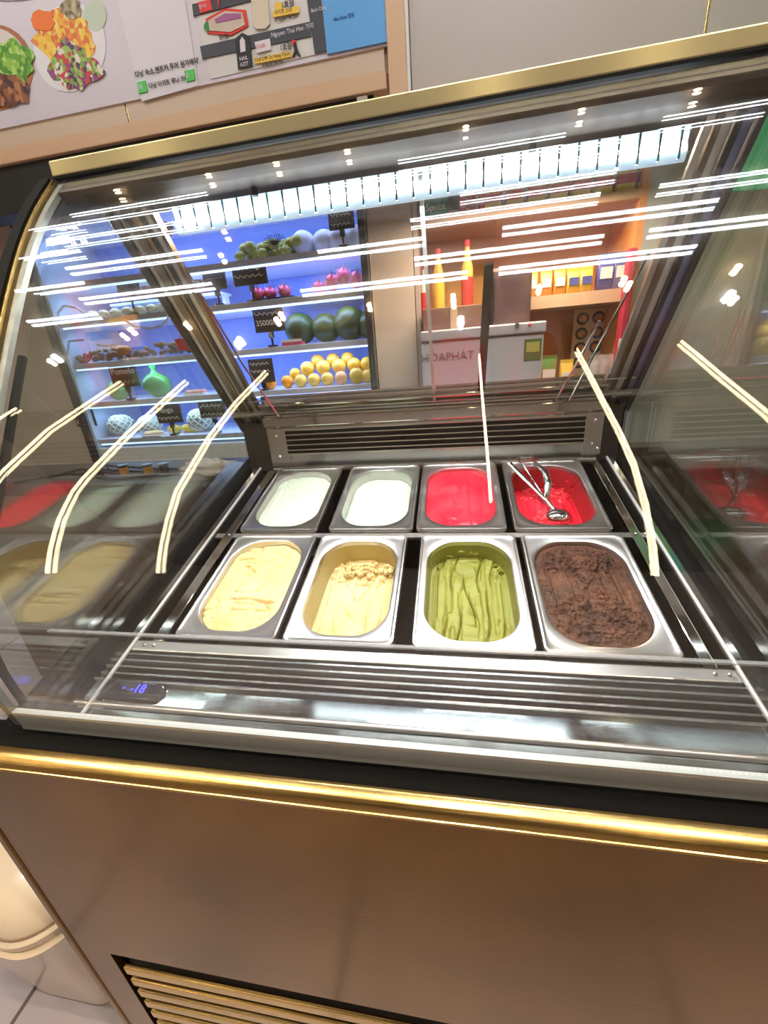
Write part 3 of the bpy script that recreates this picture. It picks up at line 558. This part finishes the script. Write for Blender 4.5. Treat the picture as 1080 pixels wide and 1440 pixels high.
def scales(t, r, b):
    for i in range(11):
        a = i * 2.4; h = .3 + 1.5 * (i / 11); cx, cy = math.cos(a) * r[0], math.sin(a) * r[1]; z = r[2] * h
        s = math.sqrt(max(.1, 1 - (h - 1) ** 2)); o = Vector((cx * s, cy * s, z))
        obj('scale', G().add([o + Vector((-.010 * math.sin(a), .010 * math.cos(a), -.004)), o + Vector((.010 * math.sin(a), -.010 * math.cos(a), -.004)), o * 1.22 + Vector((0, 0, .016)), o * 1.02 + Vector((0, 0, .010))], [(0, 1, 2), (0, 2, 3), (1, 3, 2), (0, 3, 1)]), dfs, t)
for i, (u, v, lift, nm) in enumerate([(357, 415, 0, 'leftmost, in the tray'), (372, 411, 0, 'second from the left, in the tray'), (394, 408, 0, 'third from the left, in the tray'), (442, 402, 0, 'left of the upright ones'), (462, 398, .0, 'tallest, at the middle of the right pile'), (478, 392, .03, 'at the right end of the pile'), (498, 394, 0, 'darkest, at the far right of the shelf')]):
    fruit('dragon_fruit', 'pink dragon fruit on the second shelf, ' + nm, 'dragon fruit', Xat(u, v), SH[1] + .012 + lift, 2.07 + .02 * (i % 2), (.040, .038, .034 if i < 4 else .048), dfm, 'dragon fruit on the shelf', i, .08, extra=scales)
t = thing('black_tray', 'shallow black tray under the left three dragon fruit', 'tray', (Xat(375, 420), 2.06, SH[1])); x0, x1 = Xat(345, 420), Xat(412, 415)
obj('tray', G().box(x0, x1, 2.01, 2.14, SH[1], SH[1] + .012), blackg, t, bevel=.003)
jf = mat('yellowgreen_skin', (.55, .50, .10), .5, c2=(.30, .36, .06), scale=20, bump=.6, bscale=60)
k = 0
for i in range(16):
    u = 330 + i * 5.6; z = .0 if i % 2 == 0 else .045
    fruit('custard_apple', 'yellow-green knobbly fruit in the heap on the top shelf', 'fruit', Xat(u, 352), SH[0] + z, 2.06 + .03 * (i % 3), (.036, .034, .030), jf, 'yellow-green fruit heap on the top shelf', i, .18, nu=10, nv=7, extra=calyx)
t = thing('wire_fan_ornament', 'small dark fan-shaped ornament on the yellow-green fruit heap', 'ornament', (Xat(387, 335), 2.0, SH[0] + .07)); c = at(387, 342, 2.0)
g = G()
for i in range(11):
    a = math.pi * (.08 + .84 * i / 10); g.tube([c, c + Vector((math.cos(a) * .075, 0, math.sin(a) * .05))], .0022, 4)
obj('ribs', g, blackg, t); obj('hub', G().ell(c, (.022, .008, .012), 8, 6), blackg, t)
def net(t, r, b):
    g = G(); n = 12
    for s in (-1, 1):
        for i in range(n):
            pts = []
            for j in range(9):
                th = .25 + (math.pi - .5) * j / 8; ph = 2 * math.pi * i / n + s * j * .30
                pts.append(Vector((math.sin(th) * math.cos(ph) * r[0] * 1.03, math.sin(th) * math.sin(ph) * r[1] * 1.03, r[2] + math.cos(th) * r[2] * 1.03)))
            g.tube(pts, .0035, 4, caps=False)
    obj('foam_net', g, netm, t)
mel = mat('melon_skin', (.40, .46, .28), .5, c2=(.34, .40, .22), scale=5); whm = mat('white_wrapped', (.68, .68, .72), .5)
for i, (u, r_) in enumerate(((418, .075), (449, .07), (470, .075), (495, .07))):
    fruit('melon', 'white wrapped melon, ' + ORD[i] + ' from the left on the top shelf', 'melon', Xat(u, 345), SH[0], 2.12, (r_, .07, r_ * .92), whm, 'white melons on the top shelf', i, .02, extra=calyx)
for i, (u, r_, nm) in enumerate(((153, .095, 'left'), (195, .085, 'middle'), (271, .10, 'right'))):
    fruit('netted_melon', nm + 'most of the three melons in white foam nets on the bottom shelf', 'melon', Xat(u, 610), SH[4], 2.14, (r_, .09, r_ * .82), mel, 'melons in foam nets', i, .02, extra=net)
mg = mat('mango_skin', (.85, .58, .06), .4, c2=(.75, .62, .12), scale=5)
for i, (u, lab) in enumerate(((214, 'yellow mango tip poking out of the middle foam net'), (252, 'yellow mango right behind the Mango sign'), (262, 'yellow mango between the Mango sign and the right netted melon'), (232, 'yellow mango left behind the Mango sign'))):
    fruit('mango', lab, 'mango', Xat(u, 612), SH[4], 2.12 if i else 2.04, (.055, .035, .032 if i else .02), mg, 'mangoes on the bottom shelf', i, .05, extra=calyx)
def tray(label, u, z, y, w_, fm, n, r_, fl='slice'):
    x = Xat(u, 610); t = thing('food_tray', label, 'tray', (x, y, z)); obj('tray', G().box(x - w_ / 2, x + w_ / 2, y - .045, y + .045, z, z + .012), whitep, t, bevel=.004)
    for i in range(n):
        a = x - w_ / 2 + w_ * (i + .6) / (n + .2); obj(fl, G().ell((a, y, z + .022), (r_, .035, .014), 8, 6, .1, i), fm, t, smooth=True)
    return t
tray('white tray of pale cut fruit slices beside the middle netted melon', 213, SH[4], 2.03, .15, mat('cut_mango', (.85, .62, .42), .4), 6, .014)
tray('white tray of pinkish sausages right of the green bags', 284, SH[3], 2.05, .15, mat('sausage', (.75, .36, .26), .4), 7, .013, 'sausage')
bag = mat('green_bag', (.04, .34, .04), .25, c2=(.10, .48, .08), scale=6, bump=.6, bscale=14, alpha=.82)
for i, (u, r_, nm) in enumerate(((151, .085, 'smaller knotted green plastic bag left of the Pomelo sign'), (208, .105, 'larger knotted green plastic bag of pomelos right of the Pomelo sign'))):
    def knot(t, r, b): obj('knot', G().tube([(0, 0, 2 * r[2] * .93), (.0, 0, 2 * r[2] + .02), (.012, 0, 2 * r[2] + .055)], [.03, .010, .016], 8), mat('green_bag_knot', (.03, .62, .06), .3), t, smooth=True); obj('handle_tip', G().tube([(0, 0, 2 * r[2] + .015), (-.025, 0, 2 * r[2] + .05)], [.008, .004], 6), MATS['green_bag_knot'], t)
    fruit('pomelo_bag', nm, 'bag', Xat(u, 545), SH[3], 2.10, (r_, .08, r_ * .8), bag, None, i, .12, extra=knot)
# pebble-like longans, red basket, pale packs
lg = mat('longan_skin', (.22, .14, .08), .55, c2=(.32, .22, .13), scale=6)
proto = fruit('longan', 'small round brown longan in the heap on the middle shelf', 'longan', Xat(110, 500), SH[2], 2.05, .017, lg, 'longans heaped on the middle shelf', 1, .05, nu=8, nv=6)
for i in range(1, 130):
    c = copy_tree(proto); u = random.uniform(98, 285); hh = .05 * math.sin((u - 98) / 187 * math.pi * 2.2) ** 2; c.location = T(Xat(u, 498), 2.03 + random.uniform(0, .12), SH[2] + random.uniform(0, .03 + hh))
t = thing('red_basket', 'red plastic basket at the right of the brown longans', 'basket', (Xat(258, 490), 2.06, SH[2])); x = Xat(258, 490)
obj('basket_body', G().rings([[(x + a * k, 2.06 + b * k, z) for a, b in rr(.07, .05, .02, 24)] for k, z in ((.8, SH[2] + .03), (1, SH[2] + .10), (.96, SH[2] + .10), (.78, SH[2] + .035))]), mat('red_plastic', (.75, .02, .03), .3), t); obj('handle', G().tube([(x - .06, 2.06, SH[2] + .10), (x - .03, 2.06, SH[2] + .135), (x + .03, 2.06, SH[2] + .135), (x + .06, 2.06, SH[2] + .10)], .004, 6), MATS['red_plastic'], t)
fruit('orange_pack', 'orange-brown bag of dried fruit among the longans', 'bag', Xat(170, 495), SH[2] + .03, 2.03, (.055, .03, .032), mat('orange_pack', (.55, .22, .06), .4), None, 4, .2)
pk_ = mat('yellow_cut', (.80, .70, .30), .4, c2=(.88, .84, .62), scale=9)
for i, u in enumerate((118, 135, 152, 170, 188, 205, 222, 236)):
    fruit('cut_fruit_pack', ORD[i] + ' pack of pale yellow cut fruit from the left on the second shelf', 'food pack', Xat(u, 430), SH[1] - .0, 2.05, (.040, .035, .028), pk_, 'yellow cut fruit packs', i, .2)
bf = mat('brown_fruit', (.22, .09, .06), .5, c2=(.14, .05, .035), scale=8)
for i in range(14):
    fruit('brown_fruit', 'dark brown round fruit heaped at the upper left of the second shelf', 'fruit', Xat(135 + i * 10, 372), SH[1] + .10 + .035 * (i % 2), 2.22, .036, bf, 'brown fruit heap', i, .06, nu=10, nv=7, extra=calyx)
t = thing('riser', 'low clear riser holding the brown fruit on the second shelf', 'stand', (Xat(200, 400), 2.22, SH[1])); x0, x1 = Xat(120, 400), Xat(290, 400)
obj('top', G().box(x0, x1, 2.16, 2.30, SH[1] + .085, SH[1] + .10), shelfw, t); obj('leg', G().box(x0, x0 + .02, 2.2, 2.26, SH[1], SH[1] + .085), shelfw, t); obj('leg', G().box(x1 - .02, x1, 2.2, 2.26, SH[1], SH[1] + .085), shelfw, t)
tin = mat('tinsel', (.75, .82, 1), .25, .6)
for i, pts in enumerate(([(83, 470), (82, 440), (90, 430), (108, 433), (125, 445), (152, 448)], [(176, 451), (190, 459), (212, 462), (228, 458), (236, 448), (240, 430)], [(95, 500), (97, 480), (118, 478)], [(137, 485), (150, 487), (166, 484)])):
    tag(obj('tinsel_garland', G().tube([at(u, v, 1.96) for u, v in pts], .007, 6), tin), ['silvery tinsel loop at the far left of the shelf edge', 'silvery tinsel swag hanging above the longans', 'short tinsel piece left of the longans', 'short tinsel piece over the longans'][i], 'garland', None)
# ------------------------------------------------------------------ niche with snacks
ni = thing('snack_shelf', 'orange wooden wall shelf unit with snack packs behind the display case', 'shelf', (1.0, 2.3, -.35))
obj('back_board', G().box(.43, 1.62, 2.42, 2.46, -.3, 2.24), wood, ni); obj('side_board', G().box(1.585, 1.62, 2.0, 2.42, -.35, 2.24), wood, ni); obj('side_board', G().box(.43, .455, 2.0, 2.42, -.35, 2.24), greige, ni)
obj('shelf', G().box(.455, 1.585, 2.0, 2.42, 2.075, 2.115), woodl, ni); obj('shelf', G().box(.86, 1.585, 2.0, 2.42, 1.61, 1.675), woodl, ni); obj('shelf', G().box(.86, 1.585, 2.0, 2.42, 1.06, 1.135), woodl, ni)
def box_thing(name, label, cat, x, y, z, w_, d_, h_, m1_, m2_, grp=None, txt=None, tm=None):
    t = thing(name, label, cat, (x, y, z), grp); b = obj('carton', G().box(x - w_ / 2, x + w_ / 2, y - d_ / 2, y + d_ / 2, z, z + h_), m1_, t, bevel=.003)
    obj('label_band', G().box(x - w_ / 2 - .001, x + w_ / 2 + .001, y - d_ / 2 - .002, y + d_ / 2, z + h_ * .30, z + h_ * .62), m2_, t)
    if txt: text('lettering', txt, (x - w_ / 2 + .012, y - d_ / 2 - .004, z + h_ * .34), w_ * .34, tm, t)
    return t
spg = mat('green_carton', (.02, .30, .20), .4); redc = mat('red_carton', (.60, .04, .05), .4); yec = mat('yellow_carton', (.75, .55, .12), .4); whc = mat('white_card', (.8, .78, .75), .5)
x = at(613, 292, 2.05).x; box_thing('drink_carton', 'green drink carton at the left end of the top snack shelf', 'carton', x, 2.08, 2.115, .135, .1, .105, spg, mat('green_carton2', (.03, .38, .26), .4), txt='Sprite', tm=whc)
for i in range(3): x = at(651 + 13 * i, 290, 2.05).x; box_thing('snack_pack', ORD[i] + ' small red snack pack from the left, next to the green carton', 'snack pack', x, 2.06, 2.115, .038, .05, .10, redc, mat('red_carton2', (.75, .20, .18), .4), 'packs on the top snack shelf')
for i in range(8): x = at(693 + 30.5 * i, 285, 2.05).x; box_thing('snack_pack', ORD[i] + ' yellow and red boxed snack from the left on the top snack shelf', 'snack pack', x, 2.07, 2.115, .088, .07, .125, yec, redc, 'packs on the top snack shelf')
def pouch(name, label, x, y, z, w_, h_, mm, m2_, grp):
    t = thing(name, label, 'snack pack', (x, y, z), grp); rs = []
    for k, (a, b) in enumerate(((1, .15), (1, .9), (.96, 1), (.97, .8), (1, .12))):
        zz = z + h_ * k / 4; rs.append([(x + p * a, y + q * b, zz) for p, q in rr(w_ / 2, .03, .012, 20)])
    obj('pouch', G().rings(rs), mm, t, smooth=True); obj('printed_band', G().box(x - w_ * .36, x + w_ * .36, y - .0325, y - .028, z + h_ * .35, z + h_ * .7), m2_, t); obj('sealed_top', G().box(x - w_ / 2, x + w_ / 2, y - .003, y + .003, z + h_, z + h_ + .02), mm, t)
orp = mat('orange_pouch', (.72, .20, .03), .35, c2=(.80, .50, .08), scale=9); ylp = mat('yellow_pouch', (.78, .52, .06), .35, c2=(.55, .40, .08), scale=9); blp = mat('blue_pouch', (.06, .07, .28), .35, c2=(.14, .15, .40), scale=7)
for i, u in enumerate((748, 768, 787)): pouch('snack_pouch', ORD[i] + ' orange snack pouch from the left on the middle snack shelf', at(u, 395, 2.04).x, 2.05, 1.675, .065, .12, orp, whc, 'pouches on the middle snack shelf')
for i, u in enumerate((806, 824)): pouch('snack_pouch', ['left', 'right'][i] + ' yellow snack pouch on the middle snack shelf', at(u, 395, 2.04).x, 2.05, 1.675, .07, .11, ylp, blp, 'pouches on the middle snack shelf')
for i, u in enumerate((852, 874, 893)): pouch('snack_pouch', ORD[i] + ' dark blue bag from the left at the right end of the middle snack shelf', at(u, 385, 2.04).x, 2.06, 1.675, .085, .16, blp, whc, 'pouches on the middle snack shelf')
# freezer
FZ = 1.78
fx0, fx1 = at(592, 480, FZ).x, at(766, 460, FZ).x; fz1 = at(766, 451, FZ).z; fzs = at(766, 465, FZ).z
fz = thing('freezer', 'grey-white freezer with a control knob standing before the snack shelf', 'freezer', ((fx0 + fx1) / 2, 2.0, -.35))
fb = obj('cabinet', G().box(fx0, fx1, FZ, 2.2, .2, fzs - .012), freez, fz, bevel=.01); obj('top_fascia', G().box(fx0, fx1 + .005, FZ - .02, 2.2, fzs - .006, fz1), mat('freezer_top', (.55, .52, .56), .35), fz, bevel=.008); obj('base', G().box(fx0 + .02, fx1 - .02, FZ + .02, 2.19, -.35, .2), darkst, fz)
p = at(601, 509, FZ); text('brand_lettering', 'HÒAPHÁT', (p.x - .035, FZ - .006, p.z), .062, mat('grey_letters', (.35, .34, .36), .3, .5), fz)
p = at(726, 458, FZ); kn = obj('knob', G().rings([[(p.x + .014 * k * math.cos(a * .5), FZ - .02 - d, p.z + .014 * k * math.sin(a * .5)) for a in range(13)][:12] for k, d in ((1, 0), (.9, .012))]), chrome, fz)
p = at(744, 457, FZ); obj('pilot_light', G().ell((p.x, FZ - .022, p.z), .009, 8, 6), mat('red_lens', (.8, .03, .05), .2), fz, smooth=True)
p = at(749, 492, FZ); e = obj('energy_label', G().box(p.x - .045, p.x + .045, FZ - .003, FZ, p.z - .055, p.z + .055), mat('label_green', (.12, .22, .06), .5), fz); sub('label_panel', G().box(p.x - .034, p.x + .034, FZ - .005, FZ - .003, p.z - .01, p.z + .04), mat('label_yellow', (.6, .6, .15), .5), e)
dk = mat('dark_bag', (.045, .022, .028), .5, c2=(.09, .05, .045), scale=9, bump=.5, bscale=12)
x0, x1 = at(688, 450, 1.95).x, at(744, 450, 1.95).x
t = thing('dark_case', 'tall dark maroon case standing on the freezer', 'case', ((x0 + x1) / 2, 1.95, fz1)); obj('case_body', G().box(x0, x1, 1.90, 2.04, fz1, at(700, 378, 1.95).z), dk, t, bevel=.02); obj('front_edge', G().box(x0 - .01, x0 + .012, 1.885, 1.90, fz1, at(700, 378, 1.95).z - .02), blackg, t, bevel=.004)
x0, x1 = at(596, 470, 1.95).x, at(682, 470, 1.95).x
t = thing('brown_carton', 'low brown carton on the left part of the freezer', 'box', ((x0 + x1) / 2, 1.95, fz1)); obj('carton', G().box(x0, x1, 1.88, 2.06, fz1, at(640, 432, 1.95).z), mat('brown_card', (.20, .09, .07), .6, c2=(.13, .06, .05), scale=7), t, bevel=.006); obj('tape', G().box((x0 + x1) / 2 - .02, (x0 + x1) / 2 + .02, 1.876, 1.88, fz1, at(640, 433, 1.95).z), mat('tape', (.45, .3, .2), .3), t)
def bottle(label, u, v0, v1, mm, capm, w_=.022, lab=None):
    a = at(u, v0, 2.1); b = at(u, v1, 2.1); t = thing('drink_bottle', label, 'bottle', (a.x, 2.1, fz1), 'bottles on the freezer'); h = b.z - fz1
    obj('bottle_body', G().rings([[(a.x + w_ * k * math.cos(i * math.pi / 8), 2.1 + w_ * k * math.sin(i * math.pi / 8), fz1 + h * z) for i in range(16)] for k, z in ((.9, 0), (1, .03), (1, .7), (.45, .86), (.4, .93))]), mm, t, smooth=True)
    obj('cap', G().tube([(a.x, 2.1, fz1 + h * .93), (a.x, 2.1, fz1 + h)], w_ * .5, 10), capm, t); obj('label_band', G().tube([(a.x, 2.1, fz1 + h * .25), (a.x, 2.1, fz1 + h * .6)], w_ * 1.04, 16, caps=False), lab or whc, t)
bottle('orange bottle with a red cap at the left behind the brown carton', 617, 420, 350, orp, redc, .034, ylp); bottle('yellow bottle behind the brown carton, right of the orange one', 657, 420, 338, ylp, redc, .034, redc); bottle('short pale bottle at the far left behind the brown carton', 598, 420, 372, whc, redc, .026, redc)
# lower right of the niche
x0, x1, z0, z1 = at(800, 525, 2.35).x, at(866, 525, 2.35).x, at(830, 528, 2.35).z, at(830, 434, 2.35).z
st = thing('sticker_sheet', 'cream sheet of round dark stickers leaning in the lower snack shelf', 'sheet', ((x0 + x1) / 2, 2.35, z0)); obj('sheet', G().box(x0, x1, 2.345, 2.35, 1.135, z1), mat('cream_card', (.80, .66, .44), .5), st)
for i in range(3):
    for j in range(4):
        cx = x0 + (x1 - x0) * (.18 + .32 * i); cz = z1 - .055 - .087 * j
        s = obj('round_sticker', G().rings([[(cx + .037 * k * math.cos(a * math.pi / 10), 2.345 - d, cz + .037 * k * math.sin(a * math.pi / 10)) for a in range(20)] for k, d in ((1, .001), (1, .003))]), mat('sticker_dark', (.05, .07, .08), .4), st)
        sub('sticker_face', G().rings([[(cx + .024 * math.cos(a * math.pi / 8), 2.3395 - d, cz + .022 * math.sin(a * math.pi / 8)) for a in range(16)] for d in (.0005, .002)]), mat('sticker_face', (.55, .20, .04), .4, c2=(.80, .50, .12), scale=60), s)
clr = mat('clear_plastic', (.75, .75, .78), .12, trans=.0, alpha=.35)
for i, (u, lab) in enumerate(((836, 'left'), (848, 'middle'), (862, 'right'))):
    a = at(u, 520, 2.1).x; t = thing('cup_stack', lab + ' stack of clear plastic cups in front of the sticker sheet', 'cups', (a, 2.1, 1.135), 'clear cup stacks')
    for k in range(6): obj('cup', G().rings([[(a + q * math.cos(w_ * math.pi / 8), 2.1 + q * math.sin(w_ * math.pi / 8), 1.135 + .028 * k + z) for w_ in range(16)] for q, z in ((.026, 0), (.034, .06), (.037, .062))], True, False), clr, t, smooth=True)
pouch('snack_pouch', 'green-topped noodle bag at the lower left of the snack niche', at(772, 500, 2.1).x, 2.1, 1.135, .10, .20, mat('green_pouch', (.05, .28, .05), .35, c2=(.45, .08, .05), scale=12), whc, None); pouch('snack_pouch', 'yellow bag at the bottom of the snack niche, left of the cups', at(797, 510, 2.05).x, 2.05, 1.135, .075, .17, ylp, whc, None)
a0, a1 = at(905, 400, 1.98), at(925, 400, 1.98)
t = thing('red_package', 'long red package standing at the right edge of the snack niche', 'package', (a0.x, 1.97, 1.135)); obj('sleeve', G().box(1.545, 1.582, 1.93, 1.99, 1.135, 1.85), mat('red_foil', (.42, .03, .06), .4), t, bevel=.008); obj('label_band', G().box(1.544, 1.583, 1.925, 1.93, 1.35, 1.42), whc, t)
# green menu board hung at the right
a = at(1000, 250, 1.0); mb = thing('green_menu_board', 'green menu board hanging behind the upper right of the glass', 'board', (1.55, 1.0, 1.86)); obj('board', G().add([(x, y, z) for y in (1.0, 1.015) for x, z in ((1.36, 1.83), (1.98, 1.80), (1.98, 2.24), (1.60, 2.22), (1.47, 2.08))], [(4, 3, 2, 1, 0), (5, 6, 7, 8, 9), (0, 1, 6, 5), (1, 2, 7, 6), (2, 3, 8, 7), (3, 4, 9, 8), (4, 0, 5, 9)]), mat('green_board', (.07, .55, .24), .45), mb)
obj('hanging_wire', G().tube([(1.7, 1.007, 2.2), (1.7, 1.007, 3.44)], .004, 5), blackg, mb); obj('hanging_wire', G().tube([(1.9, 1.007, 2.2), (1.9, 1.007, 3.44)], .004, 5), blackg, mb)
# prep counter behind the case
pc = thing('prep_counter', 'dark prep counter behind the display case at the left', 'counter', (-.5, 1.3, -.35)); obj('worktop', G().box(-2.1, 2.4, .98, 1.45, .90, .95), mat('dark_top', (.05, .045, .045), .3), pc, bevel=.006); obj('base_unit', G().box(-2.05, 2.35, 1.0, 1.42, -.35, .90), brownst, pc)
cb = mat('black_cable', (.015, .015, .015), .4)
for i in range(4):
    p0 = at(105 + 12 * i, 656, 1.15); tag(obj('cable', G().tube([(p0.x - .3 + .1 * i, 1.05 + .05 * i, .957), (p0.x, 1.1 + .03 * i, .98 + .015 * (i % 2)), (p0.x + .3, 1.06 + .05 * i, .96), (p0.x + .7, 1.16, .957)], .007, 6), cb, smooth=True), ['foremost', 'second', 'third', 'rearmost'][i] + ' black cable on the dark prep counter behind the case', 'cable', 'cables on the prep counter')
for i, (u, c_) in enumerate(((205, 0), (170, 0), (133, 1), (228, 1))):
    p0 = at(u, 648, 1.12); t = thing('small_jar', ORD[i] + ' small dark jar behind the case, counted towards the front', 'jar', (p0.x, 1.12, .95)); obj('jar_body', G().tube([(p0.x, 1.12, .95), (p0.x, 1.12, 1.00)], .022, 12), blackg if c_ else mat('amber', (.45, .22, .05), .3), t); obj('lid', G().tube([(p0.x, 1.12, 1.00), (p0.x, 1.12, 1.012)], .024, 12), blackg, t)
for i, (u, lab) in enumerate(((205, ['left'],), (170, ['right'],))): pass
p0 = at(290, 668, 1.02); wrap = mat('crumpled_film', (.75, .70, .68), .15, bump=1.0, bscale=40, alpha=.6)
t = thing('wrapped_food', 'food wrapped in crumpled clear film behind the left of the case', 'package', (p0.x, 1.05, .95)); obj('film', G().ell((p0.x, 1.06, .985), (.14, .06, .05), 28, 16, .5, 3, 3.5), wrap, t, smooth=True); obj('food', G().ell((p0.x + .01, 1.06, .98), (.09, .035, .028), 14, 8, .2, 5), mat('pastry', (.45, .25, .15), .5), t, smooth=True)
# ------------------------------------------------------------------ bin beside the case
bn = thing('trash_bin', 'cream rounded plastic bin on the floor at the left of the case', 'bin', (-.52, .0, -.35)); bx, by = -.545, -.07
def br(hw, hd, r, z): return [(bx + a, by + b, z) for a, b in rr(hw, hd, r, 48)]
obj('bin_body', G().rings([br(.165, .165, .09, -.35), br(.17, .17, .09, -.33), br(.20, .20, .10, -.05), br(.225, .225, .11, .15), br(.23, .23, .11, .16)]), cream, bn, smooth=True)
obj('rim', G().rings([br(.23, .23, .11, .16), br(.25, .25, .12, .165), br(.255, .255, .12, .18), br(.243, .243, .12, .19), br(.248, .248, .12, .195), br(.25, .25, .12, .215), br(.24, .24, .115, .225)]), cream, bn, smooth=True)
obj('lid', G().rings([br(.24, .24, .115, .225), br(.235, .235, .115, .25), br(.20, .20, .10, .285), br(.10, .10, .06, .305)]), cream, bn, smooth=True)
obj('lid_seam', G().tube(br(.2405, .2405, .115, .226) + [br(.2405, .2405, .115, .226)[0]], .003, 5, caps=False), mat('seam_brown', (.3, .2, .13), .6), bn)
# ------------------------------------------------------------------ ceiling lights
HZ = 3.40
cg = thing('ceiling_light_grid', 'grid of white tube lamps on the ceiling above the case front', 'light', (.2, 0, HZ))
for y, x0, x1 in ((.475, -1.458, -.623), (.475, .392, 1.151), (.475, 1.548, 1.95), (.175, -1.581, -.70), (.311, 0, .685), (.311, .80, 1.40), (-.128, -1.65, -.744), (-.271, -.086, .501), (-.409, -1.697, -.776), (-.409, .438, 1.399), (-.539, -.247, .728), (-.539, .895, 1.856), (-.122, .434, 1.337), (.039, .685, 1.392), (-.271, .899, 1.87), (-.409, 1.61, 2.5), (-.122, 1.593, 2.4), (.03, -1.95, -1.49), (-.274, -2.1, -1.596), (-.54, -2.2, -1.652), (.356, -2.0, -1.415)):
    obj('tube_lamp', G().tube([(x0, y, HZ - .01), (x1, y, HZ - .01)], .0065, 8), tubem, cg)
obj('mounting_panel', G().box(-2.3, 2.6, -.62, .56, HZ + .02, HZ + .045), ceilm, cg)
dl = thing('downlights', 'row of small warm ceiling downlights', 'light', (.2, -.7, HZ))
for x, y in [(-1.516, -.70), (-1.097, -.70), (-.43, -.70), (.142, -.70), (.646, -.70), (1.128, -.70), (1.569, -.70), (2.117, -.70), (-1.183, .735), (-.626, .735), (-.242, .735), (.135, .735), (.714, .78), (1.226, .735), (1.693, .735), (-.588, .007), (-.66, -.2)]:
    obj('lamp', G().tube([(x, y, HZ + .01), (x, y, HZ + .03)], .014, 14), warmm, dl)
for x in (-2.255, -.777, .691, 2.146): obj('cool_lamp', G().tube([(x, -.86, HZ + .01), (x, -.86, HZ + .03)], .022, 16), ovalm, dl)
RODS = {'a': [[-2.45, 1.6], [-2.62, 2.4], [-2.608, 2.996], [-2.569, 3.114]], 'b': [[-1.75, 1.6], [-2.0, 2.1], [-2.079, 2.389], [-2.065, 2.81], [-1.856, 3.399]], 'c': [[-1.159, 1.572], [-1.271, 1.778], [-1.372, 1.987], [-1.436, 2.197], [-1.443, 2.314], [-1.398, 2.73], [-1.276, 3.343]], 'd': [[-0.607, 1.587], [-0.678, 1.781], [-0.74, 1.979], [-0.791, 2.183], [-0.795, 2.317], [-0.798, 2.624], [-0.756, 3.003], [-0.666, 3.388]], 'e': [[0.798, 2.075], [0.802, 2.387], [0.803, 2.875], [0.808, 3.383]], 'f': [[1.329, 1.62], [1.364, 1.783], [1.406, 2.035], [1.431, 2.294], [1.429, 2.541], [1.416, 2.809], [1.393, 3.358]], 'g': [[2.1, 1.9], [2.13, 2.3], [2.086, 2.631], [2.03, 2.939], [1.967, 3.356]]}
for i, (k, pts) in enumerate(RODS.items()):
    t = thing('pendant_light_rod', ORD[i] + ' of the slender warm light rods hanging in a row, from the left', 'light', (pts[0][0], -1.1, pts[0][1]), 'warm pendant rods'); obj('rod', G().tube([(x, -1.1, z) for x, z in pts], .0058, 8), rodm, t); obj('ceiling_mount', G().tube([(pts[-1][0], -1.1, pts[-1][1]), (pts[-1][0], -1.1, 3.45)], .006, 6), blackg, t)
for o in bpy.data.objects:
    if '_base' in o.keys(): del o['_base']
